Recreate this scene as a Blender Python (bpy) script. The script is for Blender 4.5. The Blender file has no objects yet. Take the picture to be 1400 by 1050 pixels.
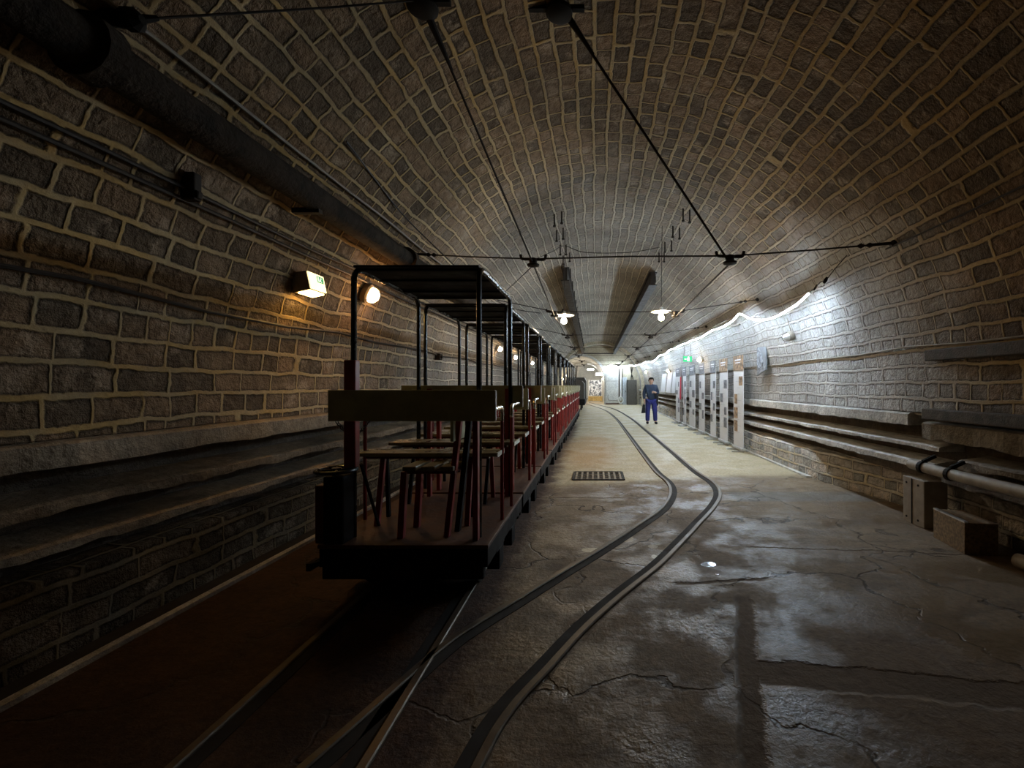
import bpy, bmesh, math, random
from mathutils import Vector, Matrix, noise
random.seed(7)
sc = bpy.context.scene
COL = sc.collection
PI = math.pi

# ------------------------------------------------------------------ camera
F, CXP, CYP, CAMH = 610.0, 814.0, 527.0, 1.45
cam = bpy.data.cameras.new('camera'); camo = bpy.data.objects.new('camera', cam)
COL.objects.link(camo)
camo.location = (0, 0, CAMH); camo.rotation_euler = (PI/2, 0, 0)
cam.sensor_fit = 'HORIZONTAL'; cam.sensor_width = 36.0
cam.lens = F*36.0/1400.0
cam.shift_x = (700-CXP)/1400.0; cam.shift_y = (CYP-525)/1400.0
cam.clip_start = 0.05; cam.clip_end = 200
sc.camera = camo

def at(px, py, Y):                       # a pixel at depth Y as a point of the place
    return Vector(((px-CXP)/F*Y, Y, CAMH-(py-CYP)/F*Y))
def on_floor(px, py, z=0.0):
    return at(px, py, F*(CAMH-z)/(py-CYP))
TCX, TCZ, TR = 0.28, 1.38, 3.12          # vault: centre and radius
END = 34.0
def inside(x, z):
    if z >= TCZ: return (x-TCX)**2+(z-TCZ)**2 < TR*TR
    return abs(x-TCX) < TR
def on_wall(px, py, gap=0.0):            # ray to the tunnel's profile
    d = Vector(((px-CXP)/F, 1.0, -(py-CYP)/F))
    lo, hi = 0.0, 120.0
    for _ in range(60):
        m = (lo+hi)/2
        if inside(d.x*m, CAMH+d.z*m): lo = m
        else: hi = m
    p = Vector((0, 0, CAMH))+d*lo
    if gap: p += inward(p)*gap
    return p
def inward(p):
    if p.z >= TCZ: return Vector((TCX-p.x, 0, TCZ-p.z)).normalized()
    return Vector((1 if p.x < TCX else -1, 0, 0))
def wall_x(side, z, gap=0.0):
    if z < TCZ: return TCX+side*(TR-gap)
    return TCX+side*math.sqrt(max(0.0, (TR-gap)**2-(z-TCZ)**2))
def ratio_point(side, r, gap=0.03):      # where a line along the tunnel with slope r lies on the vault
    lo, hi = 0.0, PI/2
    for _ in range(50):
        a = (lo+hi)/2
        x = TCX+side*(TR-gap)*math.cos(a); z = TCZ+(TR-gap)*math.sin(a)
        if side*x <= 0 or (z-CAMH)/(side*x) > r: hi = a
        else: lo = a
    return TCX+side*(TR-gap)*math.cos(lo), TCZ+(TR-gap)*math.sin(lo)

# ------------------------------------------------------------------ materials
class G:
    def __init__(s, name):
        s.mat = bpy.data.materials.new(name); s.mat.use_nodes = True
        s.t = s.mat.node_tree; s.t.nodes.clear()
        s.out = s.t.nodes.new('ShaderNodeOutputMaterial')
        s.b = s.t.nodes.new('ShaderNodeBsdfPrincipled')
        s.t.links.new(s.b.outputs[0], s.out.inputs[0])
    def n(s, kind, **kw):
        nd = s.t.nodes.new(kind)
        for k, v in kw.items(): setattr(nd, k, v)
        return nd
    def put(s, sock, v):
        if isinstance(v, bpy.types.NodeSocket): s.t.links.new(v, sock)
        elif isinstance(v, (tuple, list)) and sock.type == 'RGBA' and len(v) == 3: sock.default_value = (*v, 1)
        else: sock.default_value = v
    def m(s, op, a, b=None, c=None, clamp=False):
        nd = s.n('ShaderNodeMath', operation=op, use_clamp=clamp)
        for i, v in enumerate((a, b, c)):
            if v is not None: s.put(nd.inputs[i], v)
        return nd.outputs[0]
    def noise(s, vec=None, scale=5.0, detail=3.0, rough=0.55, dim='3D', w=None, dist=0.0):
        nd = s.n('ShaderNodeTexNoise', noise_dimensions=dim)
        if vec is not None: s.put(nd.inputs['Vector'], vec)
        if w is not None: s.put(nd.inputs['W'], w)
        nd.inputs['Scale'].default_value = scale; nd.inputs['Detail'].default_value = detail
        nd.inputs['Roughness'].default_value = rough
        if 'Distortion' in nd.inputs: nd.inputs['Distortion'].default_value = dist
        return nd.outputs['Fac'] if 'Fac' in nd.outputs else nd.outputs[0]
    def ramp(s, v, lo, hi, a=0.0, b=1.0, smooth=True):
        nd = s.n('ShaderNodeMapRange', interpolation_type='SMOOTHSTEP' if smooth else 'LINEAR')
        for i, x in enumerate((v, lo, hi, a, b)): s.put(nd.inputs[i], x)
        return nd.outputs[0]
    def mix(s, f, a, b):
        nd = s.n('ShaderNodeMix', data_type='RGBA')
        s.put(nd.inputs[0], f); s.put(nd.inputs[6], a); s.put(nd.inputs[7], b)
        return nd.outputs[2]
    def mul(s, col, v):
        nd = s.n('ShaderNodeMix', data_type='RGBA', blend_type='MULTIPLY')
        nd.inputs[0].default_value = 1.0
        s.put(nd.inputs[6], col); s.put(nd.inputs[7], v)
        return nd.outputs[2]
    def sep(s, vec):
        nd = s.n('ShaderNodeSeparateXYZ'); s.put(nd.inputs[0], vec); return nd.outputs
    def comb(s, x=0.0, y=0.0, z=0.0):
        nd = s.n('ShaderNodeCombineXYZ')
        for i, v in enumerate((x, y, z)): s.put(nd.inputs[i], v)
        return nd.outputs[0]
    def white(s, vec=None, w=None, dim='1D'):
        nd = s.n('ShaderNodeTexWhiteNoise', noise_dimensions=dim)
        if vec is not None: s.put(nd.inputs['Vector'], vec)
        if w is not None: s.put(nd.inputs['W'], w)
        return nd.outputs['Value']
    def bump(s, h, dist=0.02, strength=1.0):
        nd = s.n('ShaderNodeBump'); nd.inputs['Strength'].default_value = strength
        nd.inputs['Distance'].default_value = dist; s.put(nd.inputs['Height'], h)
        s.t.links.new(nd.outputs[0], s.b.inputs['Normal'])
    def coord(s, which='Object'):
        return s.n('ShaderNodeTexCoord').outputs[which]
    def setp(s, **kw):
        for k, v in kw.items(): s.put(s.b.inputs[k.replace('_', ' ')], v)
        return s

def plain(name, col, rough=0.6, metal=0.0, var=0.18, scale=9.0, spec=0.5, bump=0.0):
    g = G(name)
    nz = g.noise(g.coord(), scale, 4.0)
    f = g.ramp(nz, 0.25, 0.75, 1.0-var, 1.0+var)
    g.setp(Base_Color=g.mul(col, g.comb(f, f, f)), Metallic=metal,
           Roughness=g.ramp(nz, 0.3, 0.7, max(0.02, rough-0.08), min(1, rough+0.08)))
    g.b.inputs['Specular IOR Level'].default_value = spec
    if bump: g.bump(g.noise(g.coord(), scale*5, 4.0), bump, 0.6)
    return g.mat
def glow(name, col, strength, base=(0.8, 0.8, 0.8)):
    g = G(name); g.setp(Base_Color=base, Roughness=0.4, Emission_Color=col, Emission_Strength=strength)
    return g.mat

def stone(name, c_stone, c_mortar, white_right=True, rowh=0.17, length=(0.17, 0.17), relief=0.03):
    g = G(name)
    uv = g.sep(g.coord('UV')); obj = g.coord('Object'); U, V = uv[0], uv[1]
    P2 = g.comb(U, V, 0.0)
    wob = g.noise(P2, 0.9, 2.0); wob2 = g.noise(g.comb(V, U, 3.3), 4.5, 3.0)
    v = g.m('ADD', g.m('DIVIDE', V, rowh), g.m('MULTIPLY', g.m('SUBTRACT', wob, 0.5), 0.7))
    v = g.m('ADD', v, g.m('MULTIPLY', g.m('SUBTRACT', wob2, 0.5), 0.24))
    row = g.m('FLOOR', v); fy = g.m('FRACT', v)
    r1 = g.white(w=row); r2 = g.white(w=g.m('ADD', row, 71.3))
    L = g.m('MULTIPLY_ADD', r1, length[1], length[0])
    u = g.m('ADD', g.m('DIVIDE', U, L), g.m('MULTIPLY', r2, 9.0))
    un = g.noise(g.comb(U, g.m('MULTIPLY', row, 7.31), 0.0), 2.3, 1.0)
    u = g.m('ADD', u, g.m('MULTIPLY', g.m('SUBTRACT', un, 0.5), 1.5))
    u = g.m('ADD', u, g.m('MULTIPLY', g.m('SUBTRACT', g.noise(P2, 6.0, 2.0), 0.5), 0.20))
    col = g.m('FLOOR', u); fx = g.m('FRACT', u)
    dx = g.m('MULTIPLY', g.m('MINIMUM', fx, g.m('SUBTRACT', 1.0, fx)), L)
    dy = g.m('MULTIPLY', g.m('MINIMUM', fy, g.m('SUBTRACT', 1.0, fy)), rowh)
    d = g.m('SMOOTH_MIN', g.m('ADD', dx, 0.006), dy, 0.014)
    fine = g.noise(obj, 26.0, 4.0, 0.65)
    rid = g.white(g.comb(row, col, 0.0), dim='2D')
    d = g.m('ADD', d, g.m('MULTIPLY', g.m('SUBTRACT', fine, 0.5), 0.022))
    d = g.m('ADD', d, g.m('MULTIPLY', g.m('SUBTRACT', rid, 0.5), 0.008))
    mask = g.ramp(d, 0.010, 0.021)                     # 1 on the stone, 0 on the joint
    edge = g.m('SUBTRACT', mask, g.ramp(d, 0.019, 0.036))
    rough = g.noise(obj, 11.0, 5.0, 0.7)
    big = g.noise(obj, 0.55, 3.0); mid = g.noise(obj, 2.1, 4.0, 0.6)
    f = g.m('MULTIPLY', g.m('MULTIPLY_ADD', rid, 0.75, 0.62), g.ramp(rough, 0.2, 0.8, 0.62, 1.4))
    cs = g.mul(g.mix(g.ramp(rid, 0.2, 0.9), c_stone, tuple(x*y for x, y in zip(c_stone, (1.06, 0.97, 0.90)))), g.comb(f, f, f))
    cm = g.mul(g.mix(g.ramp(mid, 0.4, 0.62), c_mortar, tuple(x*y for x, y in zip(c_mortar, (1.05, 0.92, 0.66)))),
               g.comb(*[g.ramp(fine, 0.2, 0.8, 0.8, 1.2)]*3))
    # salts blooming on some stones, and a whitened right-hand wall: part limewash, part rope light painted in
    ps = g.sep(obj)
    bloom = g.m('MULTIPLY', g.ramp(g.noise(obj, 3.4, 5.0, 0.7), 0.53, 0.66), 0.7)
    cs = g.mix(bloom, cs, tuple(min(0.6, x*2.1+0.06) for x in c_stone))
    if white_right:
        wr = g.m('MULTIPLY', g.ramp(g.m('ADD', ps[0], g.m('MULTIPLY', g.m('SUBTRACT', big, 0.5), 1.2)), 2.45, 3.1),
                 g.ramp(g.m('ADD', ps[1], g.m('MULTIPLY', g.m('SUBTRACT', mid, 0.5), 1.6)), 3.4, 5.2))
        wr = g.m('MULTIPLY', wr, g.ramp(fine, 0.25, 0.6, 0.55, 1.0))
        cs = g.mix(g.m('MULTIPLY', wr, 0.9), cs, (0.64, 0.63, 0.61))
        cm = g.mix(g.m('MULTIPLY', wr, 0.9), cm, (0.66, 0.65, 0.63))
        wc = g.m('MULTIPLY', g.ramp(g.m('ADD', ps[1], g.m('MULTIPLY', g.m('SUBTRACT', mid, 0.5), 5.0)), 4.5, 9.0), g.ramp(fine, 0.25, 0.6, 0.6, 1.0))  # paler further in: part limewash, part brighter light put into the colour
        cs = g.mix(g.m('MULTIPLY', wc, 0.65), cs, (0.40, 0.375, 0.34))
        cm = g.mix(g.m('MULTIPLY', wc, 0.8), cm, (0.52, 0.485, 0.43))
    cs = g.mix(g.m('MULTIPLY', edge, g.ramp(rough, 0.3, 0.6, 1.0, 0.6)), cs, tuple(x*0.25 for x in c_stone))  # shade of the relief painted into the rim of each stone
    colr = g.mix(mask, cm, cs)
    k = g.ramp(big, 0.3, 0.7, 0.72, 1.18)
    colr = g.mul(colr, g.comb(k, k, k))
    g.setp(Base_Color=colr, Roughness=0.85); g.b.inputs['Specular IOR Level'].default_value = 0.25
    h = g.m('ADD', g.m('MULTIPLY', mask, g.m('MULTIPLY_ADD', rough, 1.9, g.m('MULTIPLY_ADD', rid, 0.6, -1.6))),
            g.m('MULTIPLY', fine, 0.22))
    g.bump(h, relief, 1.0)
    return g.mat

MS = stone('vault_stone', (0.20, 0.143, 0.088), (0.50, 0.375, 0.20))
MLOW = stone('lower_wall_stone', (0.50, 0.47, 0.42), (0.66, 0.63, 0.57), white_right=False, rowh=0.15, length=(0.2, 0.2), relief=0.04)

MLOWL = stone('lower_left_stone', (0.17, 0.125, 0.08), (0.27, 0.21, 0.135), white_right=False, rowh=0.15, length=(0.2, 0.2), relief=0.04)  # shaded copy: rope light missing on the left is put into darker stone
def concrete(name, col, rough=0.8, dark=0.35):
    g = G(name); o = g.coord()
    a = g.noise(o, 2.2, 5.0, 0.65); b = g.noise(o, 17.0, 5.0, 0.7)
    c = g.mix(g.ramp(a, 0.35, 0.65), tuple(x*(1-dark) for x in col), col)
    k = g.ramp(b, 0.25, 0.75, 0.7, 1.25)
    g.setp(Base_Color=g.mul(c, g.comb(k, k, k)), Roughness=rough)
    g.bump(g.m('MULTIPLY_ADD', a, 2.0, b), 0.03, 0.8)
    return g.mat
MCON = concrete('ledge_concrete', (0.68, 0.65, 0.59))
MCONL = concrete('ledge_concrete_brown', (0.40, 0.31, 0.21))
MCOND = concrete('old_concrete', (0.30, 0.25, 0.19))
MREC = concrete('duct_back', (0.17, 0.13, 0.09))
MEND = concrete('end_render', (0.58, 0.50, 0.36), dark=0.2)
MENDW = concrete('white_render', (0.72, 0.70, 0.64), dark=0.12)

def floor_mat():
    g = G('floor_concrete'); o = g.coord(); p = g.sep(o); X, Y = p[0], p[1]
    n1 = g.noise(o, 0.7, 5.0, 0.6); n2 = g.noise(o, 3.0, 6.0, 0.68); n3 = g.noise(o, 24.0, 5.0, 0.7)
    n4 = g.noise(g.comb(g.m('MULTIPLY', X, 0.6), g.m('MULTIPLY', Y, 2.2), 0.0), 2.0, 6.0, 0.65)
    def near(a, b): return g.m('MULTIPLY', g.m('SUBTRACT', a, 0.5), b)
    Xn = g.m('ADD', X, near(n2, 0.45)); Yn = g.m('ADD', Y, near(n1, 0.9)); Yf = g.m('ADD', Y, near(n2, 0.16)); Xf = g.m('ADD', X, near(n2, 0.14))
    base = g.mix(g.ramp(n1, 0.35, 0.65), (0.175, 0.12, 0.072), (0.26, 0.19, 0.118))
    base = g.mix(g.ramp(n4, 0.48, 0.66, 0.0, 0.7), base, (0.13, 0.09, 0.056))
    farr = g.ramp(g.m('ADD', Yn, g.m('MULTIPLY', X, -0.2)), 6.3, 6.9)          # newer, paler screed further in
    base = g.mix(g.m('MULTIPLY', farr, 0.85), base, g.mix(g.ramp(n2, 0.3, 0.7), (0.44, 0.36, 0.22), (0.54, 0.45, 0.29)))
    old = g.m('MULTIPLY', g.ramp(Yf, 5.55, 5.62), g.m('SUBTRACT', 1.0, g.ramp(Yf, 6.05, 6.1)))
    old = g.m('MULTIPLY', old, g.ramp(X, 1.75, 1.8)); base = g.mix(g.m('MULTIPLY', old, 0.8), base, (0.17, 0.15, 0.125))
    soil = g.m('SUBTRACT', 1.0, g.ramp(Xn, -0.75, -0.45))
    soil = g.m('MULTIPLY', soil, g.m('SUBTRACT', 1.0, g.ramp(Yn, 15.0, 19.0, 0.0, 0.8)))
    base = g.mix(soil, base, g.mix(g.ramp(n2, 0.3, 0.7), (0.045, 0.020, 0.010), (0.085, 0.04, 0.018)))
    # orange-brown patch beyond the grate
    dx = g.m('ADD', X, 0.12); dy = g.m('MULTIPLY', g.m('SUBTRACT', Y, 10.3), 0.22)
    rr = g.m('SQRT', g.m('ADD', g.m('MULTIPLY', dx, dx), g.m('MULTIPLY', dy, dy)))
    st = g.m('SUBTRACT', 1.0, g.ramp(g.m('ADD', rr, near(n2, 0.5)), 0.35, 0.8)); base = g.mix(g.m('MULTIPLY', st, 0.55), base, (0.40, 0.22, 0.08))
    # sunk strips of darker fill
    s1 = g.m('MULTIPLY', g.m('SUBTRACT', 1.0, g.ramp(g.m('ABSOLUTE', g.m('SUBTRACT', g.m('MULTIPLY_ADD', X, 0.16, Yf), 2.40)), 0.09, 0.115)), g.ramp(X, 0.76, 0.82))
    lx = g.m('SUBTRACT', Xf, g.m('MULTIPLY_ADD', Y, 0.30, 0.10))
    s2 = g.m('MULTIPLY', g.m('SUBTRACT', 1.0, g.ramp(g.m('ABSOLUTE', lx), 0.04, 0.075)), g.m('SUBTRACT', 1.0, g.ramp(Y, 3.0, 3.1)))
    s3 = g.m('SUBTRACT', 1.0, g.ramp(g.m('ABSOLUTE', g.m('SUBTRACT', g.m('MULTIPLY_ADD', X, -0.12, Yf), 3.18)), 0.012, 0.04))
    s3 = g.m('MULTIPLY', s3, g.m('MULTIPLY', g.ramp(X, 0.55, 0.6), g.m('SUBTRACT', 1.0, g.ramp(X, 1.2, 1.4))))
    s4 = g.m('SUBTRACT', 1.0, g.ramp(g.m('ABSOLUTE', g.m('SUBTRACT', g.m('MULTIPLY_ADD', X, 0.10, Yf), 4.14)), 0.006, 0.02))
    s4 = g.m('MULTIPLY', s4, g.ramp(X, 1.3, 1.4))
    s5 = g.m('SUBTRACT', 1.0, g.ramp(g.m('ABSOLUTE', g.m('SUBTRACT', Yf, 5.75)), 0.008, 0.03))
    s5 = g.m('MULTIPLY', s5, g.m('SUBTRACT', 1.0, g.ramp(X, 0.3, 0.4)))
    strip = g.m('MAXIMUM', g.m('MAXIMUM', g.m('MAXIMUM', s1, s2), s3), g.m('MAXIMUM', s4, s5))
    base = g.mix(g.m('MULTIPLY', strip, g.ramp(n2, 0.3, 0.7, 0.3, 0.75)), base, (0.085, 0.055, 0.034))
    # cracks
    cv = g.n('ShaderNodeTexVoronoi', feature='DISTANCE_TO_EDGE'); cv.inputs['Scale'].default_value = 0.75
    wv = g.n('ShaderNodeVectorMath', operation='ADD'); g.put(wv.inputs[0], o)
    cn = g.n('ShaderNodeTexNoise'); g.put(cn.inputs['Vector'], o); cn.inputs['Scale'].default_value = 3.0; cn.inputs['Detail'].default_value = 5.0
    sv = g.n('ShaderNodeVectorMath', operation='SCALE'); g.put(sv.inputs[0], cn.outputs['Color']); sv.inputs['Scale'].default_value = 0.55
    g.t.links.new(sv.outputs[0], wv.inputs[1]); g.t.links.new(wv.outputs[0], cv.inputs['Vector'])
    cr = g.m('SUBTRACT', 1.0, g.ramp(cv.outputs['Distance'], 0.003, 0.014))
    cr = g.m('MULTIPLY', cr, g.ramp(n1, 0.42, 0.52)); cr = g.m('MULTIPLY', cr, g.m('SUBTRACT', 1.0, farr))
    base = g.mix(g.m('MULTIPLY', cr, 0.75), base, (0.04, 0.028, 0.018))
    k = g.ramp(n3, 0.25, 0.75, 0.75, 1.22); base = g.mul(base, g.comb(k, k, k))
    def blob(x, y, rx, ry):
        a_ = g.m('DIVIDE', g.m('SUBTRACT', X, x), rx); b_ = g.m('DIVIDE', g.m('SUBTRACT', Y, y), ry)
        q_ = g.m('ADD', g.m('ADD', g.m('MULTIPLY', a_, a_), g.m('MULTIPLY', b_, b_)), near(n2, 2.4))
        return g.m('SUBTRACT', 1.0, g.ramp(q_, 0.7, 0.95))
    pale = g.m('MAXIMUM', blob(0.30, 4.22, 0.07, 0.09), g.m('MAXIMUM', blob(-0.03, 3.93, 0.09, 0.06), g.m('MAXIMUM', blob(0.52, 4.02, 0.05, 0.05), blob(0.50, 3.78, 0.03, 0.05))))
    base = g.mix(pale, base, (0.55, 0.47, 0.33))
    pud = g.m('MAXIMUM', blob(0.917, 3.62, 0.07, 0.05), g.m('MAXIMUM', blob(0.87, 3.80, 0.03, 0.03), blob(0.93, 3.42, 0.025, 0.025)))
    wet = g.m('MULTIPLY', g.ramp(g.noise(o, 1.6, 5.0, 0.65), 0.42, 0.60), g.m('SUBTRACT', 1.0, g.m('MULTIPLY', farr, 0.3)))
    ro = g.m('SUBTRACT', 0.80, g.m('MULTIPLY', wet, 0.50)); ro = g.m('MAXIMUM', ro, g.m('MULTIPLY', soil, 0.8))
    ro = g.m('MAXIMUM', ro, g.m('MULTIPLY', strip, 0.85))
    ro = g.m('MULTIPLY', ro, g.m('SUBTRACT', 1.0, g.m('MULTIPLY', pud, 0.92)))
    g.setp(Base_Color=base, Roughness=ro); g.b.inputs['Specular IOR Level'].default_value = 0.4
    h = g.m('ADD', g.m('MULTIPLY', n3, 0.35), g.m('MULTIPLY', n2, 1.2))
    h = g.m('SUBTRACT', h, g.m('MULTIPLY_ADD', strip, 0.8, g.m('MULTIPLY', cr, 0.5)))
    g.bump(g.m('MULTIPLY', h, g.m('SUBTRACT', 1.0, pud)), 0.016, 0.75)
    return g.mat
MFLOOR = floor_mat()

MRED = plain('red_paint', (0.26, 0.024, 0.018), 0.42, var=0.3)
MDRED = plain('dark_red_paint', (0.12, 0.02, 0.014), 0.5, var=0.3)
MOLIVE = plain('olive_board', (0.47, 0.47, 0.28), 0.55, var=0.25, scale=5)
MSEAT = plain('seat_board', (0.22, 0.19, 0.11), 0.30, var=0.25, scale=6)
MCAP = plain('board_end', (0.72, 0.70, 0.62), 0.5, var=0.1)
MBLK = plain('black_metal', (0.016, 0.014, 0.013), 0.7, 0.0, var=0.3, spec=0.1)
MTUBE = plain('tube_black', (0.012, 0.013, 0.012), 0.3, 0.3)
MROOF = plain('roof_sheet', (0.009, 0.0075, 0.007), 0.6, spec=0.2)
MDECK = plain('deck_plate', (0.10, 0.042, 0.021), 0.65, var=0.4, scale=6, bump=0.004)
MCHROME = plain('chrome', (0.7, 0.68, 0.62), 0.25, 1.0)
MRAIL = plain('rail_steel', (0.13, 0.095, 0.062), 0.5, 0.35, var=0.35, scale=14)
MFLANGE = plain('recess_dark', (0.02, 0.014, 0.009), 0.9)  # flat near-black colour standing in for the shade down in recesses
MRUST = plain('rusty_pipe', (0.034, 0.026, 0.019), 0.85, var=0.7, scale=7, spec=0.15, bump=0.02)
MIRON = plain('old_iron', (0.026, 0.019, 0.014), 0.7, 0.1, var=0.4, spec=0.3)
MCABLE = plain('cable_sheath', (0.028, 0.022, 0.017), 0.6)
MCABLEG = plain('grey_cable', (0.28, 0.24, 0.18), 0.6)
MBEAM = plain('beam_paint', (0.018, 0.012, 0.009), 0.6, 0.2, var=0.4)
MGREY = plain('grey_paint', (0.32, 0.27, 0.215), 0.6, var=0.2, bump=0.003)
MTAN = plain('speckled_wood', (0.22, 0.145, 0.075), 0.75, var=0.5, scale=40)
MPIPE = plain('grey_pipe', (0.38, 0.34, 0.285), 0.55, var=0.25)
MTIMB = plain('weathered_timber', (0.085, 0.072, 0.06), 0.8, var=0.5, scale=12, bump=0.01)
MWHITE = plain('white_enamel', (0.82, 0.80, 0.74), 0.35, var=0.05)
MPAPER = plain('banner_paper', (0.78, 0.76, 0.76), 0.6, var=0.04)
MPHOTO = plain('grey_photo', (0.20, 0.20, 0.21), 0.6, var=0.7, scale=14)
MPHOTO2 = plain('brown_photo', (0.34, 0.22, 0.13), 0.6, var=0.8, scale=13)
MALU = plain('aluminium', (0.62, 0.62, 0.62), 0.35, 0.8)
MDGREY = plain('dark_cabinet', (0.07, 0.062, 0.05), 0.55)
MSKIN = plain('skin', (0.52, 0.31, 0.22), 0.55, var=0.08)
MHAIR = plain('dark_hair', (0.014, 0.011, 0.010), 0.9, spec=0.1)
MJACK = plain('navy_jacket', (0.028, 0.045, 0.085), 0.75, var=0.25)
MTROU = plain('blue_trousers', (0.022, 0.028, 0.17), 0.75, var=0.2)
MBLKCL = plain('black_cloth', (0.014, 0.014, 0.016), 0.85)
MGREEN = glow('sign_green', (0.02, 0.42, 0.14), 0.7, (0.02, 0.35, 0.12))
MSIGNW = glow('sign_white', (1.0, 0.95, 0.8), 0.9)
MWOODY = plain('yellow_wood', (0.48, 0.33, 0.12), 0.6, var=0.3)
MFLAGR = plain('red_cloth', (0.5, 0.03, 0.05), 0.8)

# ------------------------------------------------------------------ mesh builder
class MB:
    def __init__(s): s.v = []; s.f = []
    def add(s, vs, fs):
        o = len(s.v); s.v += [tuple(v) for v in vs]; s.f += [tuple(i+o for i in f) for f in fs]; return s
    def box(s, c, d, R=None):
        x, y, z = d[0]/2, d[1]/2, d[2]/2
        vs = [Vector((a*x, b*y, e*z)) for a in (-1, 1) for b in (-1, 1) for e in (-1, 1)]
        if R is not None: vs = [R @ v for v in vs]
        vs = [v+Vector(c) for v in vs]
        return s.add(vs, [(0, 1, 3, 2), (4, 6, 7, 5), (0, 4, 5, 1), (2, 3, 7, 6), (0, 2, 6, 4), (1, 5, 7, 3)])
    def bar(s, p0, p1, w, h, up=(0, 0, 1)):           # square bar between two points
        p0, p1 = Vector(p0), Vector(p1); t = (p1-p0).normalized(); u = Vector(up)
        if abs(t.dot(u)) > 0.98: u = Vector((1, 0, 0))
        a = t.cross(u).normalized(); b = a.cross(t).normalized()
        vs = []
        for p in (p0, p1):
            for i, j in ((-1, -1), (1, -1), (1, 1), (-1, 1)): vs.append(p+a*(i*w/2)+b*(j*h/2))
        return s.add(vs, [(0, 1, 2, 3), (7, 6, 5, 4), (0, 4, 5, 1), (1, 5, 6, 2), (2, 6, 7, 3), (3, 7, 4, 0)])
    def tube(s, pts, r, n=8, caps=True, close=False):
        pts = [Vector(p) for p in pts]; N = len(pts); rings = []
        up = Vector((0, 0, 1)); a = None
        for i, p in enumerate(pts):
            if close: t = (pts[(i+1) % N]-pts[i-1])
            else: t = pts[min(i+1, N-1)]-pts[max(i-1, 0)]
            t = t.normalized()
            if a is None:
                ref = up if abs(t.z) < 0.9 else Vector((1, 0, 0)); a = t.cross(ref).normalized()
            else:
                a = (a-t*a.dot(t)).normalized()
            b = t.cross(a)
            rr = r[i] if isinstance(r, (list, tuple)) else r
            rings.append([p+a*(rr*math.cos(2*PI*k/n))+b*(rr*math.sin(2*PI*k/n)) for k in range(n)])
        vs = [v for R in rings for v in R]; fs = []
        for i in range(N if close else N-1):
            j = (i+1) % N
            for k in range(n): fs.append((i*n+k, i*n+(k+1) % n, j*n+(k+1) % n, j*n+k))
        if caps and not close: fs += [tuple(range(n))[::-1], tuple((N-1)*n+k for k in range(n))]
        return s.add(vs, fs)
    def lathe(s, c, prof, n=16, axis='Z'):              # prof: (radius, height)
        c = Vector(c); vs = []; fs = []
        for r, h in prof:
            for k in range(n):
                x, y = r*math.cos(2*PI*k/n), r*math.sin(2*PI*k/n)
                v = {'Z': (x, y, h), 'X': (h, x, y), 'Y': (x, h, y)}[axis]
                vs.append(c+Vector(v))
        for i in range(len(prof)-1):
            for k in range(n): fs.append((i*n+k, i*n+(k+1) % n, (i+1)*n+(k+1) % n, (i+1)*n+k))
        fs += [tuple(range(n))[::-1], tuple((len(prof)-1)*n+k for k in range(n))]
        return s.add(vs, fs)
    def prism(s, poly, axis_pts):                       # polygon swept between two offsets
        a, b = Vector(axis_pts[0]), Vector(axis_pts[1]); n = len(poly)
        vs = [Vector(p)+a for p in poly]+[Vector(p)+b for p in poly]
        return s.add(vs, [tuple(range(n))[::-1], tuple(range(n, 2*n))]+[(i, (i+1) % n, n+(i+1) % n, n+i) for i in range(n)])
    def build(s, name, mat, parent=None, smooth=False, bevel=0.0, loc=None):
        me = bpy.data.meshes.new(name); me.from_pydata(s.v, [], s.f)
        bm = bmesh.new(); bm.from_mesh(me); bmesh.ops.recalc_face_normals(bm, faces=bm.faces); bm.to_mesh(me); bm.free()
        me.materials.append(mat)
        o = bpy.data.objects.new(name, me); COL.objects.link(o)
        if parent is not None: o.parent = parent
        if loc is not None: o.location = loc
        if smooth:
            for p in me.polygons: p.use_smooth = True
            if hasattr(me, 'set_sharp_from_angle'): me.set_sharp_from_angle(angle=math.radians(40))
        if bevel:
            m = o.modifiers.new('bevel', 'BEVEL'); m.width = bevel; m.segments = 2; m.limit_method = 'ANGLE'
        return o

def tag(o, label, cat, group=None, kind=None):
    o['label'] = label; o['category'] = cat
    if group: o['group'] = group
    if kind: o['kind'] = kind
    return o
def thing(name, label, cat, loc=(0, 0, 0), group=None, rot=(0, 0, 0)):
    o = bpy.data.objects.new(name, None); COL.objects.link(o); o.empty_display_size = 0.1
    o.location = loc; o.rotation_euler = rot
    return tag(o, label, cat, group)
def struct(o, label=None, cat=None):
    o['kind'] = 'structure'
    if label: o['label'] = label
    if cat: o['category'] = cat
    return o
def copy_tree(o, parent=None):
    c = o.copy(); COL.objects.link(c)
    if parent is not None: c.parent = parent
    for ch in list(o.children): copy_tree(ch, c)
    return c
def plabel(o, text): o['label'] = text; return o
def bend(pts, r=0.1, n=5):                               # round the corners of a polyline
    pts = [Vector(p) for p in pts]; out = [pts[0]]
    for i in range(1, len(pts)-1):
        a = (pts[i-1]-pts[i]); b = (pts[i+1]-pts[i]); rr = min(r, a.length/2, b.length/2)
        p0 = pts[i]+a.normalized()*rr; p1 = pts[i]+b.normalized()*rr
        for k in range(n+1):
            t = k/n; out.append(p0*(1-t)**2+pts[i]*2*t*(1-t)+p1*t*t)
    out.append(pts[-1]); return out
def sag(p0, p1, d, n=10):
    p0, p1 = Vector(p0), Vector(p1)
    return [p0.lerp(p1, k/n)-Vector((0, 0, d*4*(k/n)*(1-k/n))) for k in range(n+1)]

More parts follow.
